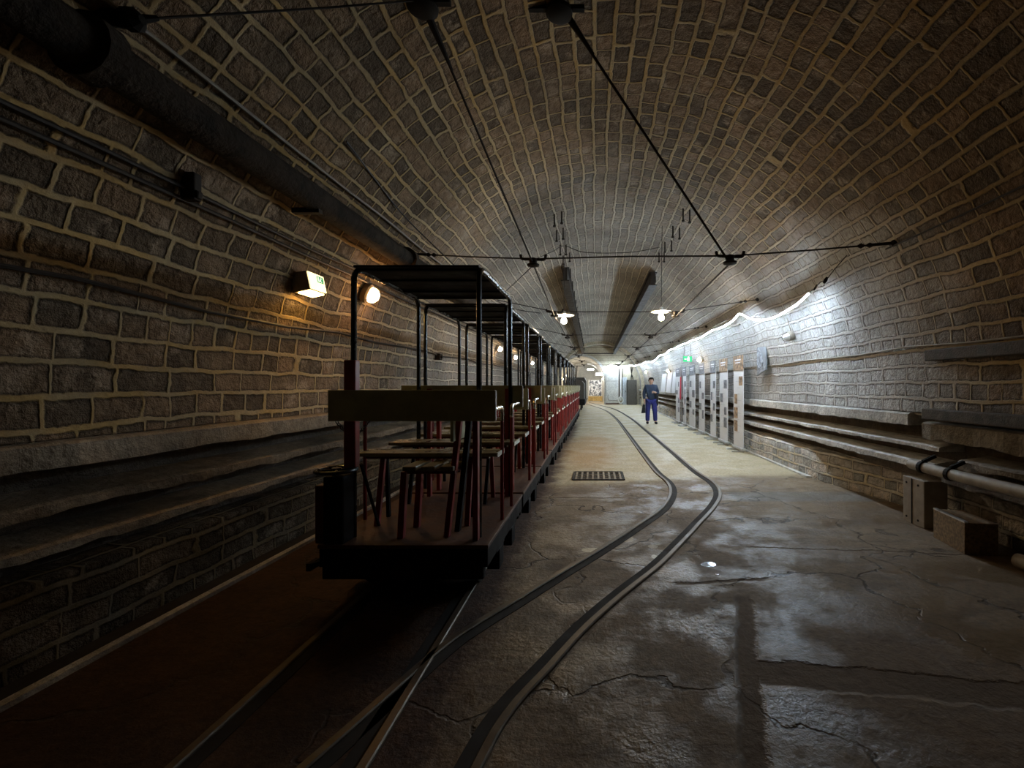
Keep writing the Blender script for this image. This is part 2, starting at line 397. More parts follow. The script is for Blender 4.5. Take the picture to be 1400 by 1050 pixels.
# ------------------------------------------------------------------ the setting
Y0, Y1 = -5.0, END
def strip_mesh(name, mat, prof, ys, vstart=0.0, jit=0.012, offs=None):
    """A surface swept along the tunnel from a cross-section (x, z); UV = metres along / around."""
    arc = [vstart]
    for i in range(1, len(prof)):
        arc.append(arc[-1]+math.hypot(prof[i][0]-prof[i-1][0], prof[i][1]-prof[i-1][1]))
    vs, fs, uvs = [], [], []
    n = len(prof)
    for y in ys:
        for (x, z), a in zip(prof, arc):
            k = noise.noise(Vector((x*0.9, y*0.9, z*0.9)))*jit+noise.noise(Vector((x*3, y*3, z*3)))*jit*0.6 if jit else 0
            dx, dz = TCX-x, max(0.0, TCZ-z) if z < TCZ else TCZ-z
            l = math.hypot(dx, dz) or 1
            xo = offs(y) if offs else 0.0
            vs.append((x+dx/l*k+xo, y, z+dz/l*k)); uvs.append((y, a))
    for i in range(len(ys)-1):
        for j in range(n-1): fs.append((i*n+j, i*n+j+1, (i+1)*n+j+1, (i+1)*n+j))
    me = bpy.data.meshes.new(name); me.from_pydata(vs, [], fs); me.materials.append(mat)
    uvl = me.uv_layers.new(name='UVMap')
    for l in me.loops: uvl.data[l.index].uv = uvs[l.vertex_index]
    for p in me.polygons: p.use_smooth = True
    o = bpy.data.objects.new(name, me); COL.objects.link(o)
    return struct(o)
def frange(a, b, n): return [a+(b-a)*i/n for i in range(n+1)]
YS = frange(Y0, Y1, 390)
A_SPLIT = math.radians(38)
def arcpts(a0, a1, n): return [(TCX+TR*math.cos(a), TCZ+TR*math.sin(a)) for a in frange(a0, a1, n)]
rw = [(TCX+TR, 1.14), (TCX+TR, 1.26)]+arcpts(0, A_SPLIT, 22)
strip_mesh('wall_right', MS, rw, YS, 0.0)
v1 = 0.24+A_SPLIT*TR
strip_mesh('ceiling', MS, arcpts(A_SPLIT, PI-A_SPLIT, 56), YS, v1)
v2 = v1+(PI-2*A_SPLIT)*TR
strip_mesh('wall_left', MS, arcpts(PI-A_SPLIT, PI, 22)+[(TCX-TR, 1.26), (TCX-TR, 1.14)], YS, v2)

def smooth(a, b, x):
    t = min(1, max(0, (x-a)/(b-a))); return t*t*(3-2*t)
r_off = lambda y: 0.34*(1-smooth(5.2, 7.2, y))
# recess behind the cable ledges and the low brick wall under it
strip_mesh('wall_right.001', MREC, [(3.60, 0.44), (3.61, 0.8), (3.60, 1.17), (3.38, 1.17)], YS, 0, 0.02)
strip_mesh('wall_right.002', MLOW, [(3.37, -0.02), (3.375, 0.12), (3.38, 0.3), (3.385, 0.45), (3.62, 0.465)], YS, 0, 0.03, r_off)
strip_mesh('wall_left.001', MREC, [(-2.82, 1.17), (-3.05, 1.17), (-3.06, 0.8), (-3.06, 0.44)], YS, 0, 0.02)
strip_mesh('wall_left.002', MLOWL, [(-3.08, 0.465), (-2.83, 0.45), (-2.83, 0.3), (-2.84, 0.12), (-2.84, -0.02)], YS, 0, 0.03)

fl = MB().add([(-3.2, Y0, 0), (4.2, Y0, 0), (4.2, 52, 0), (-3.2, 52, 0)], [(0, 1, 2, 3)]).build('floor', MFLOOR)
struct(fl)

ntrim = [0]
def ledge(side, y0, y1, ztop, h, depth, mat, rag=0.012, slope=0.035):
    """A cast concrete ledge running along the wall, its lip chipped."""
    ntrim[0] += 1
    wx = TCX+side*(TR+0.2)
    n = max(4, int((y1-y0)/0.11)); vs, fs = [], []
    for i in range(n+1):
        y = y0+(y1-y0)*i/n
        q = noise.noise(Vector((y*2.3, ztop*9, side)))*rag+noise.noise(Vector((y*8, ztop*5, side*3)))*rag*0.7
        q2 = noise.noise(Vector((y*2.9, ztop*7+4, side)))*rag+noise.noise(Vector((y*9.3, ztop*5, side*5)))*rag
        chip = max(0.0, noise.noise(Vector((y*1.7, ztop*13, side+2)))-0.42)*0.20
        lip = wx-side*(depth+q-chip)
        prof = [(wx, ztop), (lip+side*0.02, ztop-slope), (lip, ztop-slope-0.012), (lip+side*abs(q)*0.4, ztop-h+q2), (wx, ztop-h+q2)]
        vs += [(x, y, z) for x, z in prof]
    k = 5
    for i in range(n):
        for j in range(k): fs.append((i*k+j, i*k+(j+1) % k, (i+1)*k+(j+1) % k, (i+1)*k+j))
    fs += [tuple(range(k)), tuple(n*k+j for j in range(k))[::-1]]
    o = MB().add(vs, fs).build('trim_%d' % ntrim[0], mat)
    return struct(o)
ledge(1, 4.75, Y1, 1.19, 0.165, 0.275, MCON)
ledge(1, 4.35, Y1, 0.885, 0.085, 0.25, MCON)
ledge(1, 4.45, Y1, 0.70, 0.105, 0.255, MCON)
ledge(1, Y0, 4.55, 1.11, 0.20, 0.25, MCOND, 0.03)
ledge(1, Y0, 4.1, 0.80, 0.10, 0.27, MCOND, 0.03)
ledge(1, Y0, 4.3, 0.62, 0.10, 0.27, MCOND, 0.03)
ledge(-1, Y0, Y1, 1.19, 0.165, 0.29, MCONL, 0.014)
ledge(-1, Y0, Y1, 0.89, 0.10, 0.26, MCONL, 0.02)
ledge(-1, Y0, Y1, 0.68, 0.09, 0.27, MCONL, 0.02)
# kerb and gutter under the left wall, thin kerb under the right one
ntrim[0] += 1
struct(MB().box((-2.66, 14.5, 0.012), (0.05, 39, 0.03)).build('trim_%d' % ntrim[0], MCON))
ntrim[0] += 1
struct(MB().box((-2.76, 14.5, 0.004), (0.15, 39, 0.008)).build('trim_%d' % ntrim[0], MFLANGE))
ntrim[0] += 1
struct(MB().box((3.36, 20.5, 0.012), (0.10, 27, 0.03)).build('trim_%d' % ntrim[0], MCON))

# end wall with its arched opening, and the gallery beyond
OX, OR, OZ = -1.06, 1.74, 1.93
def arch_wall(name, y, th, mat, cx, r, zs, outer_r=TR+0.15, ocx=TCX, ozc=TCZ, n=40):
    vs, fs = [], []
    inner = [(cx+r, 0)]+[(cx+r*math.cos(a), zs+r*math.sin(a)) for a in frange(0, PI, n)]+[(cx-r, 0)]
    outer = [(ocx+outer_r, 0)]+[(ocx+outer_r*math.cos(a), ozc+outer_r*math.sin(a)) for a in frange(0, PI, n)]+[(ocx-outer_r, 0)]
    m = len(inner)
    for yy in (y, y+th):
        for x, z in inner: vs.append((x, yy, z))
        for x, z in outer: vs.append((x, yy, z))
    for i in range(m-1):
        fs.append((i, i+1, m+i+1, m+i)); fs.append((2*m+i, 3*m+i, 3*m+i+1, 2*m+i+1))
        fs.append((i, 2*m+i, 2*m+i+1, i+1)); fs.append((m+i, m+i+1, 3*m+i+1, 3*m+i))
    return struct(MB().add(vs, fs).build(name, mat))
arch_wall('wall_back', END, 0.5, MEND, OX, OR, OZ)
arch_wall('trim_%d' % (ntrim[0]+1), END-3.2, 0.35, MEND, TCX, TR-0.20, TCZ); ntrim[0] += 1
arch_wall('trim_%d' % (ntrim[0]+1), END-0.06, 0.06, MENDW, OX, OR-0.01, OZ, OR+0.17, OX, OZ); ntrim[0] += 1
prof = [(OX+OR+0.02, 0)]+[(OX+(OR+0.02)*math.cos(a), OZ+(OR+0.02)*math.sin(a)) for a in frange(0, PI, 30)]+[(OX-OR-0.02, 0)]
strip_mesh('wall_right.003', MENDW, prof, frange(END+0.5, 50, 20), 0, 0.0)
arch_wall('wall_back.001', 42.5, 0.3, MENDW, -0.45, 1.25, 2.35, OR+0.1, OX, OZ)
struct(MB().box((OX, 50.1, 2), (4.2, 0.2, 4.4)).build('wall_back.002', MENDW))

# ------------------------------------------------------------------ tracks
def rail(parent, pts, name='rail'):
    mb = MB(); w, h = 0.045, 0.018; n = len(pts); vs, fs = [], []
    fl = MB(); fv, ff = [], []
    for i, p in enumerate(pts):
        p = Vector(p); t = (Vector(pts[min(i+1, n-1)])-Vector(pts[max(i-1, 0)])).normalized(); a = Vector((t.y, -t.x, 0))
        for u, z in ((-w/2, -0.02), (-w/2, h-0.006), (-w/2+0.006, h), (w/2-0.006, h), (w/2, h-0.006), (w/2, -0.02)):
            vs.append(p+a*u+Vector((0, 0, z)))
        s = rail.side
        for u in (s*(w/2), s*(w/2+0.065)): fv.append(p+a*u+Vector((0, 0, 0.004)))
        for u in (s*(w/2), s*(w/2+0.055)): fv.append(p+a*u+Vector((0, 0, -0.03)))
    for i in range(n-1):
        for k in range(6): fs.append((i*6+k, i*6+(k+1) % 6, (i+1)*6+(k+1) % 6, (i+1)*6+k))
        for k in ((0, 1), (1, 3), (3, 2), (2, 0)): ff.append((i*4+k[0], i*4+k[1], (i+1)*4+k[1], (i+1)*4+k[0]))
    fs += [tuple(range(6)), tuple((n-1)*6+k for k in range(6))[::-1]]
    o = mb.add(vs, fs).build(name, MRAIL, parent)
    g = fl.add(fv, ff).build('flange_groove', MFLANGE, o)  # flat dark strip; the groove's shade lies only in its colour
    return o
GA = 0.72; TX = -1.24
tr = thing('railway_track', 'straight narrow-gauge track carrying the red open train', 'railway track')
rail.side = 1; rail(tr, [(TX-GA/2, y, 0) for y in frange(-3, 50, 60)])
rail.side = -1; rail(tr, [(TX+GA/2, y, 0) for y in frange(-3, 50, 60)])
def spline(pts, n=8):
    P = [Vector(p) for p in pts]; P = [P[0]*2-P[1]]+P+[P[-1]*2-P[-2]]; out = []
    for i in range(1, len(P)-2):
        for k in range(n):
            t = k/n; p0, p1, p2, p3 = P[i-1:i+3]
            out.append(0.5*((2*p1)+(p2-p0)*t+(2*p0-5*p1+4*p2-p3)*t*t+(3*p1-p0-3*p2+p3)*t**3))
    out.append(P[-2]); return out
rp = [(655, 1045), (700, 970), (750, 915), (800, 860), (850, 815), (900, 775), (930, 745), (955, 718), (978, 692), (984.5, 675), (975, 660)]
rpts = [on_floor(*p) for p in rp]
rpts = [Vector((-0.66, 0.3, 0)), Vector((-0.55, 0.95, 0))]+rpts+[Vector((1.70, 7.6, 0)), Vector((1.69, 10, 0)), Vector((1.66, 14, 0)), Vector((1.58, 20, 0)), Vector((1.2, 27, 0)), Vector((0.3, 33, 0)), Vector((-0.5, 38, 0))]
lp = [(600, 890), (650, 855), (700, 825), (760, 788), (820, 752), (870, 720), (905, 695), (916.5, 675), (912, 660)]
lpts = [on_floor(*p) for p in lp]
lpts = [Vector((-1.27, 1.2, 0)), Vector((-1.07, 1.78, 0))]+lpts+[Vector((1.0, 7.6, 0)), Vector((0.97, 10, 0)), Vector((0.94, 14, 0)), Vector((0.86, 20, 0)), Vector((0.5, 26.5, 0)), Vector((-0.35, 32.5, 0)), Vector((-1.2, 38, 0))]
for L in (rpts, lpts):
    for p in L: p.z = 0
tr2 = thing('railway_track', 'curved siding track sweeping across the open concrete floor', 'railway track', group=None)
rail.side = -1; rail(tr2, spline(rpts))
rail.side = 1; rail(tr2, spline(lpts))

# drain grate
c = on_floor(818, 651); gx = 0.78; gy = 0.62
gr = thing('drain_grate', 'rusty iron drain grate set in floor beside the train', 'drain', (c.x, c.y, 0))
mb = MB()
for s in (-1, 1):
    mb.box((s*gx/2, 0, 0.006), (0.035, gy, 0.02)); mb.box((0, s*gy/2, 0.006), (gx, 0.035, 0.02))
mb.build('frame', MIRON, gr)
mb = MB().box((0, 0, 0.002), (gx, gy, 0.004)); mb.build('sump', MFLANGE, gr)
mb = MB()
for i in range(9): mb.box((-gx/2+gx*(i+0.5)/9, 0, 0.008), (0.03, gy, 0.012))
for i in range(4): mb.box((0, -gy/2+gy*(i+0.5)/4, 0.009), (gx, 0.02, 0.012))
mb.build('bars', plain('worn_iron', (0.26, 0.20, 0.13), 0.6, var=0.6, scale=25), gr)

# ------------------------------------------------------------------ the train
CAR = 1.42; CY0 = 2.87; NCAR = 12
def make_car(first):
    root = thing('passenger_car', '', 'train car', (TX, CY0, 0), 'open cars of the passenger train')
    P = lambda mb, name, mat, par=root, **k: mb.build(name, mat, par, **k)
    # deck and chassis
    P(MB().box((0, 0.68, 0.41), (1.10, 1.36, 0.025)), 'deck', MDECK, bevel=0.004)
    mb = MB()
    for s in (-1, 1): mb.box((s*0.52, 0.68, 0.335), (0.05, 1.34, 0.12))
    for y in (0.3, 0.68, 1.06): mb.box((0, y, 0.34), (1.0, 0.06, 0.10))
    P(mb, 'chassis', MBLK, bevel=0.006)
    for y in (0.03, 1.33):
        b = MB().box((0, y, 0.30), (1.04, 0.06, 0.20)); P(b, 'buffer_beam', MBLK, bevel=0.008)
        yy = y-0.045 if y < 0.5 else y+0.04
        P(MB().lathe((0, yy, 0.26), [(0.03, -0.02), (0.03, 0.0), (0.07, 0.005), (0.07, 0.02)], 12, 'Y'), 'coupling', MIRON)
    for y in (0.44, 0.92):
        ax = P(MB().tube([(-0.46, y, 0.165), (0.46, y, 0.165)], 0.028, 8), 'axle', MIRON)
        for s in (-1, 1):
            w = MB().lathe((s*GA/2, y, 0.165), [(0.04, -0.05*s), (0.14, -0.045*s), (0.138, 0.02*s), (0.16, 0.022*s), (0.16, 0.04*s), (0.05, 0.05*s)][::1], 18, 'X')
            P(w, 'wheel', MIRON, smooth=True)
            bx = MB().box((s*0.50, y, 0.19), (0.09, 0.15, 0.15)).box((s*0.525, y, 0.27), (0.03, 0.26, 0.04))
            P(bx, 'axle_box', MBLK, bevel=0.008)
    # canopy on two tube hoops
    xl, xr = (-0.40, 0.45) if first else (-0.455, 0.345)
    y0, y1, zt = 0.16, 1.27, 2.255
    for x in (xl, xr):
        P(MB().tube(bend([(x, y0, 0.42), (x, y0, zt), (x, y1, zt), (x, y1, 0.42)], 0.11, 6), 0.019, 8), 'canopy_hoop', MTUBE, smooth=True)
    mb = MB()
    mb.box(((xl+xr)/2, (y0+0.5)/2+0.03, zt+0.004), (xr-xl, 0.5-y0+0.08, 0.014)).box(((xl+xr)/2, 0.89, zt+0.010), (xr-xl, 0.74, 0.014))
    roof = P(mb, 'canopy_roof', MROOF, bevel=0.002)
    mb = MB()
    for y in (y0+0.06, 0.53, 0.93, y1-0.06): mb.bar((xl, y, zt-0.008), (xr, y, zt-0.008), 0.03, 0.012)
    mb.build('roof_rib', MBLK, roof)
    # back boards, each on two red posts
    for k, (y, zb, x0, x1, lean) in enumerate(((0.07, 1.215, (-0.515 if first else -0.545), 0.58, 1), (1.31, 1.245, -0.575, 0.555, -1))):
        h = 0.205
        bd = P(MB().box(((x0+x1)/2, y, zb+h/2), (x1-x0, 0.03, h)), 'back_board', MOLIVE, bevel=0.004)
        plabel(MB().box((x1+0.003, y, zb+h/2), (0.006, 0.028, h-0.01)).build('board_end', MCAP, bd), 'pale end grain of the board')
        for x in ((-0.30, 0.42) if not first or k else (0.445,)):
            P(MB().bar((x, y+lean*0.035, 0.42), (x, y+lean*0.03, zb+h-0.03), 0.05, 0.035), 'board_post', MRED, bevel=0.003)
    # benches
    for k, (ya, yb, xe) in enumerate(((0.24, 0.50, 0.52) if not first else (0.38, 0.62, 0.52), (1.00, 1.27, 0.53))):
        zt2 = 0.955
        n = 2; w = (yb-ya)/n
        bn = P(MB().box(((xe-0.56)/2, (ya+yb)/2, zt2-0.04), (xe+0.40, 0.05, 0.03)), 'bench', MDRED)
        for i in range(n):
            sb = MB().box(((xe-0.56)/2, ya+w*(i+0.5), zt2-0.0125), (xe+0.56, w-0.012, 0.028)).build('seat_board', MSEAT, bn, bevel=0.004)
        plabel(MB().box((xe+0.004, (ya+yb)/2, zt2-0.0125), (0.008, yb-ya, 0.034)).build('bench_end_cap', MCAP, bn), 'white bench end cap')
        lean = 0.10 if k else -0.10
        for x in (-0.36, 0.30):
            MB().bar((x, (ya+yb)/2, zt2-0.05), (x+0.0, (ya+yb)/2+lean, 0.42), 0.035, 0.03).build('bench_leg', MRED, bn)
            MB().bar((x, (ya+yb)/2-lean*0.5, zt2-0.05), (x-0.02, (ya+yb)/2-lean*1.3, 0.42), 0.03, 0.025).build('bench_strut', MBLK, bn)
    # side rails: red uprights whose bright tops bend back to the boards
    for s in (-1, 1):
        xr_ = s*0.525
        for yp, yb in ((0.55, 0.10), (0.93, 1.29)):
            if s == -1 and yp == 0.93: continue
            P(MB().tube([(xr_, yp, 0.42), (xr_, yp, 1.18)], 0.014, 8), 'side_post', MRED, smooth=True)
            t = bend([(xr_, yp, 1.18), (xr_, yp, 1.285), (xr_, yb, 1.285)], 0.05, 5)
            plabel(P(MB().tube(t, 0.015, 8), 'arm_rail', MCHROME, smooth=True), 'bright metal arm rail')
    # safety chain on the wall side
    mb = MB(); ch = sag((-0.50, 0.12, 1.22), (-0.50, 0.62, 1.24), 0.13, 18)
    for i in range(18):
        a, b = ch[i], ch[i+1]; m = (a+b)/2; t = (b-a).normalized()*0.019; u = Vector((1, 0, 0)) if i % 2 else t.cross(Vector((1, 0, 0))).normalized()
        ring = [m+t*math.cos(2*PI*q/8)+u*0.011*math.sin(2*PI*q/8) for q in range(8)]
        mb.tube(ring, 0.004, 5, close=True)
    P(mb, 'safety_chain', MIRON)
    # step hanger
    P(MB().bar((-0.53, 0.05, 0.30), (-0.62, 0.05, 0.27), 0.05, 0.03).bar((-0.62, 0.02, 0.27), (-0.62, 0.12, 0.27), 0.03, 0.05), 'step', MBLK)
    if first:
        # brake column with its hand wheel
        plabel(P(MB().box((-0.395, 0.125, 1.26), (0.078, 0.06, 0.72)), 'end_post', MRED, bevel=0.006), 'tall red square post')
        cl = P(MB().box((-0.455, 0.09, 0.64), (0.13, 0.16, 0.44)), 'brake_column', MBLK, bevel=0.01)
        MB().box((-0.545, 0.09, 0.61), (0.08, 0.12, 0.38)).build('brake_cover', MDRED, cl, bevel=0.008)
        MB().tube([(-0.47, 0.06, 0.80), (-0.47, 0.06, 0.90)], 0.016, 8).build('brake_spindle', MBLK, cl)
        hw = MB().tube([(-0.46+0.12*math.cos(2*PI*k/28), 0.06+0.12*math.sin(2*PI*k/28), 0.895) for k in range(28)], 0.0125, 8, close=True).build('hand_wheel', MTUBE, cl, smooth=True)
        mb = MB()
        for k in range(4): mb.tube([(-0.46, 0.06, 0.895), (-0.46+0.115*math.cos(k*PI/2+0.5), 0.06+0.115*math.sin(k*PI/2+0.5), 0.895)], 0.008, 6)
        # spokes are welded to the rim: same wheel
        mb.lathe((-0.46, 0.06, 0.88), [(0.03, 0), (0.03, 0.03)], 10)
        w2 = mb.build('wheel_spokes', MTUBE, cl)
        P(MB().tube([(-0.335, 0.13, 0.92), (-0.345, 0.40, 0.42)], 0.012, 6), 'diagonal_brace', MBLK)
        # sideways driver's seat
        ds = P(MB().box((0.125, 0.26, 0.865), (0.34, 0.26, 0.02)), 'driver_seat', MDRED, bevel=0.003)
        for i in range(3):
            MB().box((-0.005+0.125*i, 0.26, 0.892), (0.09, 0.30, 0.032)).build('seat_slat', MSEAT, ds, bevel=0.006)
        for x, y in ((-0.045, 0.14), (-0.035, 0.38)):
            MB().bar((x, y, 0.87), (x-0.025, y, 0.42), 0.045, 0.04).build('seat_leg', MRED, ds, bevel=0.003)
        for x, y, m_ in ((0.30, 0.17, MRED), (0.335, 0.29, MBLK)):
            MB().bar((x-0.07, y, 0.42), (x+0.02, y, 1.27), 0.05, 0.035).build('seat_back_post', m_, ds, bevel=0.003)
        MB().box((0.285, 0.23, 1.17), (0.025, 0.26, 0.19)).build('seat_back', MOLIVE, ds, bevel=0.004)
    return root
ORD = ['', 'second', 'third', 'fourth', 'fifth', 'sixth', 'seventh', 'eighth', 'ninth', 'tenth', 'eleventh']
car1 = make_car(True)
car1['label'] = 'nearest open train car, with brake hand wheel and slatted driver seat'
car2 = make_car(False)
for i in range(1, NCAR):
    c_ = car2 if i == 1 else copy_tree(car2)
    c_.location = (TX, CY0+CAR*i, 0)
    c_['label'] = ('%s open red train car from the near end, under its black canopy' % ORD[i]) if i < NCAR-1 else 'farthest open red train car, coupled next to the dark locomotive'

# dark locomotive at the far end
lo = thing('locomotive', 'small dark locomotive at the far end of the train', 'locomotive', (TX+0.05, 25.5, 0))
MB().box((0, 1.6, 0.50), (1.2, 3.6, 0.35)).build('frame', MBLK, lo, bevel=0.03)
MB().prism([(-0.55, 0, 0.65), (0.55, 0, 0.65), (0.55, 0, 1.55), (0.42, 0, 1.72), (-0.42, 0, 1.72), (-0.55, 0, 1.55)], ((0, -0.1, 0), (0, 1.9, 0))).build('hood', MDGREY, lo, bevel=0.02)
cb = MB().prism([(-0.62, 0, 0.65), (0.62, 0, 0.65), (0.62, 0, 1.75), (0.5, 0, 1.95), (-0.5, 0, 1.95), (-0.62, 0, 1.75)], ((0, 1.9, 0), (0, 3.2, 0))).build('cab', MDGREY, lo, bevel=0.02)
for x in (-0.28, 0.28): MB().box((x, 1.885, 1.6), (0.3, 0.03, 0.22)).build('cab_window', MBLK, cb)
MB().lathe((0, -0.1, 1.35), [(0.05, 0.0), (0.11, -0.08), (0.11, -0.12)], 14, 'Y').build('headlamp', MALU, lo)
for y in (0.7, 2.5):
    for s in (-1, 1): MB().lathe((s*GA/2, y, 0.25), [(0.05, -0.05*s), (0.22, -0.04*s), (0.22, 0.02*s), (0.25, 0.022*s), (0.25, 0.04*s), (0.05, 0.05*s)], 18, 'X').build('wheel', MIRON, lo)
MB().tube([(0, 2.2, 1.95), (0.06, 2.1, 2.65)], 0.03, 8).bar((-0.28, 2.1, 2.66), (0.40, 2.1, 2.66), 0.05, 0.03).build('current_collector', MIRON, lo)

# ------------------------------------------------------------------ overhead gear
XR, XL = 1.453, -0.736
def insulator(px, Y, z, label):
    t = thing('wire_insulator', label, 'insulator', (px, Y, z), 'trolley wire insulators')
    MB().tube(bend([(-0.15, 0, 0.05), (-0.14, 0, 0.0), (0.14, 0, -0.01), (0.15, 0, 0.05)], 0.03, 4), 0.017, 8).build('yoke', MIRON, t)
    MB().lathe((0, 0, -0.10), [(0.02, 0), (0.07, 0.015), (0.075, 0.035), (0.045, 0.05), (0.05, 0.10), (0.02, 0.115)], 14).build('bell', MIRON, t, smooth=True)
    return t
span = [(4.9, 0)]+[(y, 1) for y in (8.05, 11.75, 15.6, 19.7, 24.0, 28.5)]
LBL = ['nearest', 'second', 'third', 'fourth', 'fifth', 'sixth', 'farthest']
for i, (Y, k) in enumerate(span):
    if i == 0:
        pl = Vector((-2.3, 5.63, 3.11)); pr = Vector((3.0, 4.48, 2.88))
        il = at(729, 354, 5.29); ir = at(998, 350, 4.82); mid = at(860, 350.5, 5.04)
        pts = [pl, at(640, 351, 5.45), il, mid, ir, at(1110, 342, 4.66), pr]
        insulator(il.x, il.y, il.z, 'iron insulator at left end of the nearest cross cable')
        insulator(ir.x, ir.y, ir.z, 'iron insulator on the nearest cross cable, right of the black girders')
    else:
        zt = 2.78
        xl_, xr_ = wall_x(-1, 3.1, 0.02), wall_x(1, 3.0, 0.02)
        pts = [Vector((xl_, Y, 3.1)), Vector((XL, Y, zt)), Vector((XR, Y, zt)), Vector((xr_, Y, 3.0))]
        insulator(XL, Y, zt, 'iron insulator of the left trolley wire on the %s cross cable' % LBL[i])
        insulator(XR, Y, zt, 'iron insulator of the right trolley wire on the %s cross cable' % LBL[i])
    w = thing('cross_cable', '%s cable stretched across the vault carrying two insulators' % LBL[i], 'cable', (0, 0, 0), 'cables across the vault')
    MB().tube(pts, 0.009 if i == 0 else 0.0075, 6).build('cable', MIRON, w)
    for p, q in ((pts[0], pts[1]), (pts[-1], pts[-2])):
        d = (q-p).normalized()
        MB().lathe(p, [(0.02, -0.02), (0.035, 0.0), (0.02, 0.05)], 8, 'Y').build('wall_eye', MIRON, w)
        for s_ in (0.22, 0.30): 
            MB().tube([p+d*(s_-0.03), p+d*s_, p+d*(s_+0.03)], [0.012, 0.028, 0.012], 8).build('strain_ball', MIRON, w, smooth=True)
        if i == 0: MB().tube([p, p+d*0.20], 0.016, 6).build('turnbuckle', MIRON, w)
# trolley wires
aL = at(580, 8, 3.12); aR = at(765, 6, 3.55)
il = at(729, 354, 5.29); ir = at(998, 350, 4.82)
tag(MB().tube([aL, il-Vector((0, 0, 0.06)), Vector((XL, 8, 2.70)), Vector((XL, 32, 2.70))], 0.0105, 6).build('trolley_wire', MIRON), 'left overhead trolley wire running above the train', 'wire')
tag(MB().tube([aR, ir-Vector((-0.0, 0, 0.08)), Vector((XR, 8, 2.70)), Vector((XR, 32, 2.70))], 0.0125, 6).build('trolley_wire', MIRON), 'right overhead trolley wire running above the open floor', 'wire')
for a, lb in ((aL, 'dark round wire anchor under the vault above the train'), (aR, 'dark round wire anchor at the crown of the vault')):
    top = Vector((a.x+(TCX-a.x)*0.0, a.y-0.03, TCZ+math.sqrt(TR**2-(a.x-TCX)**2)-0.01))
    t = thing('wire_anchor', lb, 'anchor', top)
    MB().lathe((0, 0, -0.08), [(0.06, 0), (0.105, 0.02), (0.105, 0.05), (0.05, 0.08)], 18).build('bell', MBLK, t, smooth=True)
    MB().bar((-0.3, -0.02, -0.03), (0.2, -0.02, -0.03), 0.04, 0.035).build('bracket', MBLK, t)
    d = ((il if a is aL else ir)-a).normalized()
    MB().tube([a-top, a-top+d*0.15, a-top+d*0.42], [0.03, 0.026, 0.012], 8).build('clamp_rod', MIRON, t)
# thin feeder cable hanging off the vault above the train
pts = [on_wall(470, 190, 0.03), on_wall(545, 288, 0.04), at(610, 352, 5.45), at(655, 395, 6.3), at(700, 421, 7.6), at(738, 428, 8.05)]
tag(MB().tube(spline(pts, 5), 0.008, 6).build('feeder_cable', MCABLE), 'slack dark cable drooping from the vault to the lamps', 'cable')
pts = [at(735, 353, 5.29), at(757, 343, 6.0), at(772, 336, 6.6), at(800, 345, 6.4), at(860, 345, 6.3), at(902, 338, 6.4)]
tag(MB().tube(spline(pts, 4), 0.005, 5).build('stay_wire', MIRON), 'thin stay wire looped between the bolt rows below the crown', 'wire')
tag(MB().tube([at(728, 364, 5.29), on_wall(690, 398, 0.02)], 0.006, 5).build('stay_wire', MIRON), 'thin diagonal stay wire from the left insulator to the vault', 'wire')
# far-left anchor at the upper corner
p = on_wall(150, 14, 0.08)
t = thing('strain_anchor', 'dark strain anchor on vault in the upper left corner', 'anchor', p)
e = on_wall(245, 12, 0.06)-p
MB().tube([Vector((-0.12, -0.02, 0)), e*0.15, e*0.25, e*0.5], [0.03, 0.045, 0.02, 0.012], 8).build('turnbuckle', MBLK, t)
MB().lathe(e*0.12, [(0.02, -0.05), (0.05, -0.02), (0.05, 0.02), (0.02, 0.05)], 10, 'X').build('strain_ball', MBLK, t)
MB().tube([e*0.5, e, on_wall(440, 2, 0.05)-p, on_wall(560, -8, 0.05)-p], 0.006, 6).build('cable', MIRON, t)

# girders below the crown, with bolts
def girder(p0, p1, label):
    p0, p1 = Vector(p0), Vector(p1); L = (p1-p0).length
    t = thing('ceiling_girder', label, 'girder', p0)
    d = p1-p0
    mb = MB(); mb.bar((0, 0, 0.06), d+Vector((0, 0, 0.06)), 0.20, 0.02); mb.bar((0, 0, -0.24), d+Vector((0, 0, -0.24)), 0.20, 0.02)
    mb.bar((0, 0, -0.09), d+Vector((0, 0, -0.09)), 0.10, 0.29); mb.build('beam', MBEAM, t)
    for k in range(18):
        q = d*((k+0.3)/18)
        MB().tube([q+Vector((0.11, 0, -0.10)), q+Vector((0.11, 0, 0.14))], 0.014, 6).build('hanger_rod', MIRON, t)
    return t
girder((-0.72, 10.6, 4.19), (-0.93, 33.9, 4.08), 'dark steel girder under the crown, left of the two')
girder((1.41, 10.9, 4.15), (1.42, 33.9, 4.06), 'dark steel girder under the crown, right of the two')
tag(MB().bar((-0.9, 33.3, 3.84), (1.42, 33.3, 3.84), 0.06, 0.07).build('tie_bar', MBEAM), 'dark horizontal bar joining both girders before the end wall', 'bar')
for side, px in (('left', ((758, 300), (768, 296), (761, 322), (770, 319), (766, 342), (774, 342), (770, 356), (779, 352))), ('right', ((934, 292), (943, 294), (920, 316), (929, 318), (909, 338), (918, 336), (901, 352), (908, 352)))):
    for x, y in px:
        p = on_wall(x, y-7); q = Vector((p.x, p.y, p.z-0.20))
        o = MB().tube([Vector((0, 0, 0.02)), q-p], 0.014, 6).lathe(q-p, [(0.024, -0.012), (0.024, 0.012)], 6).build('hanger_bolt', MIRON, loc=p)
        tag(o, 'rusty bolt hanging from the vault in the %s row before the girder' % side, 'bolt', 'bolts in the %s row' % side)

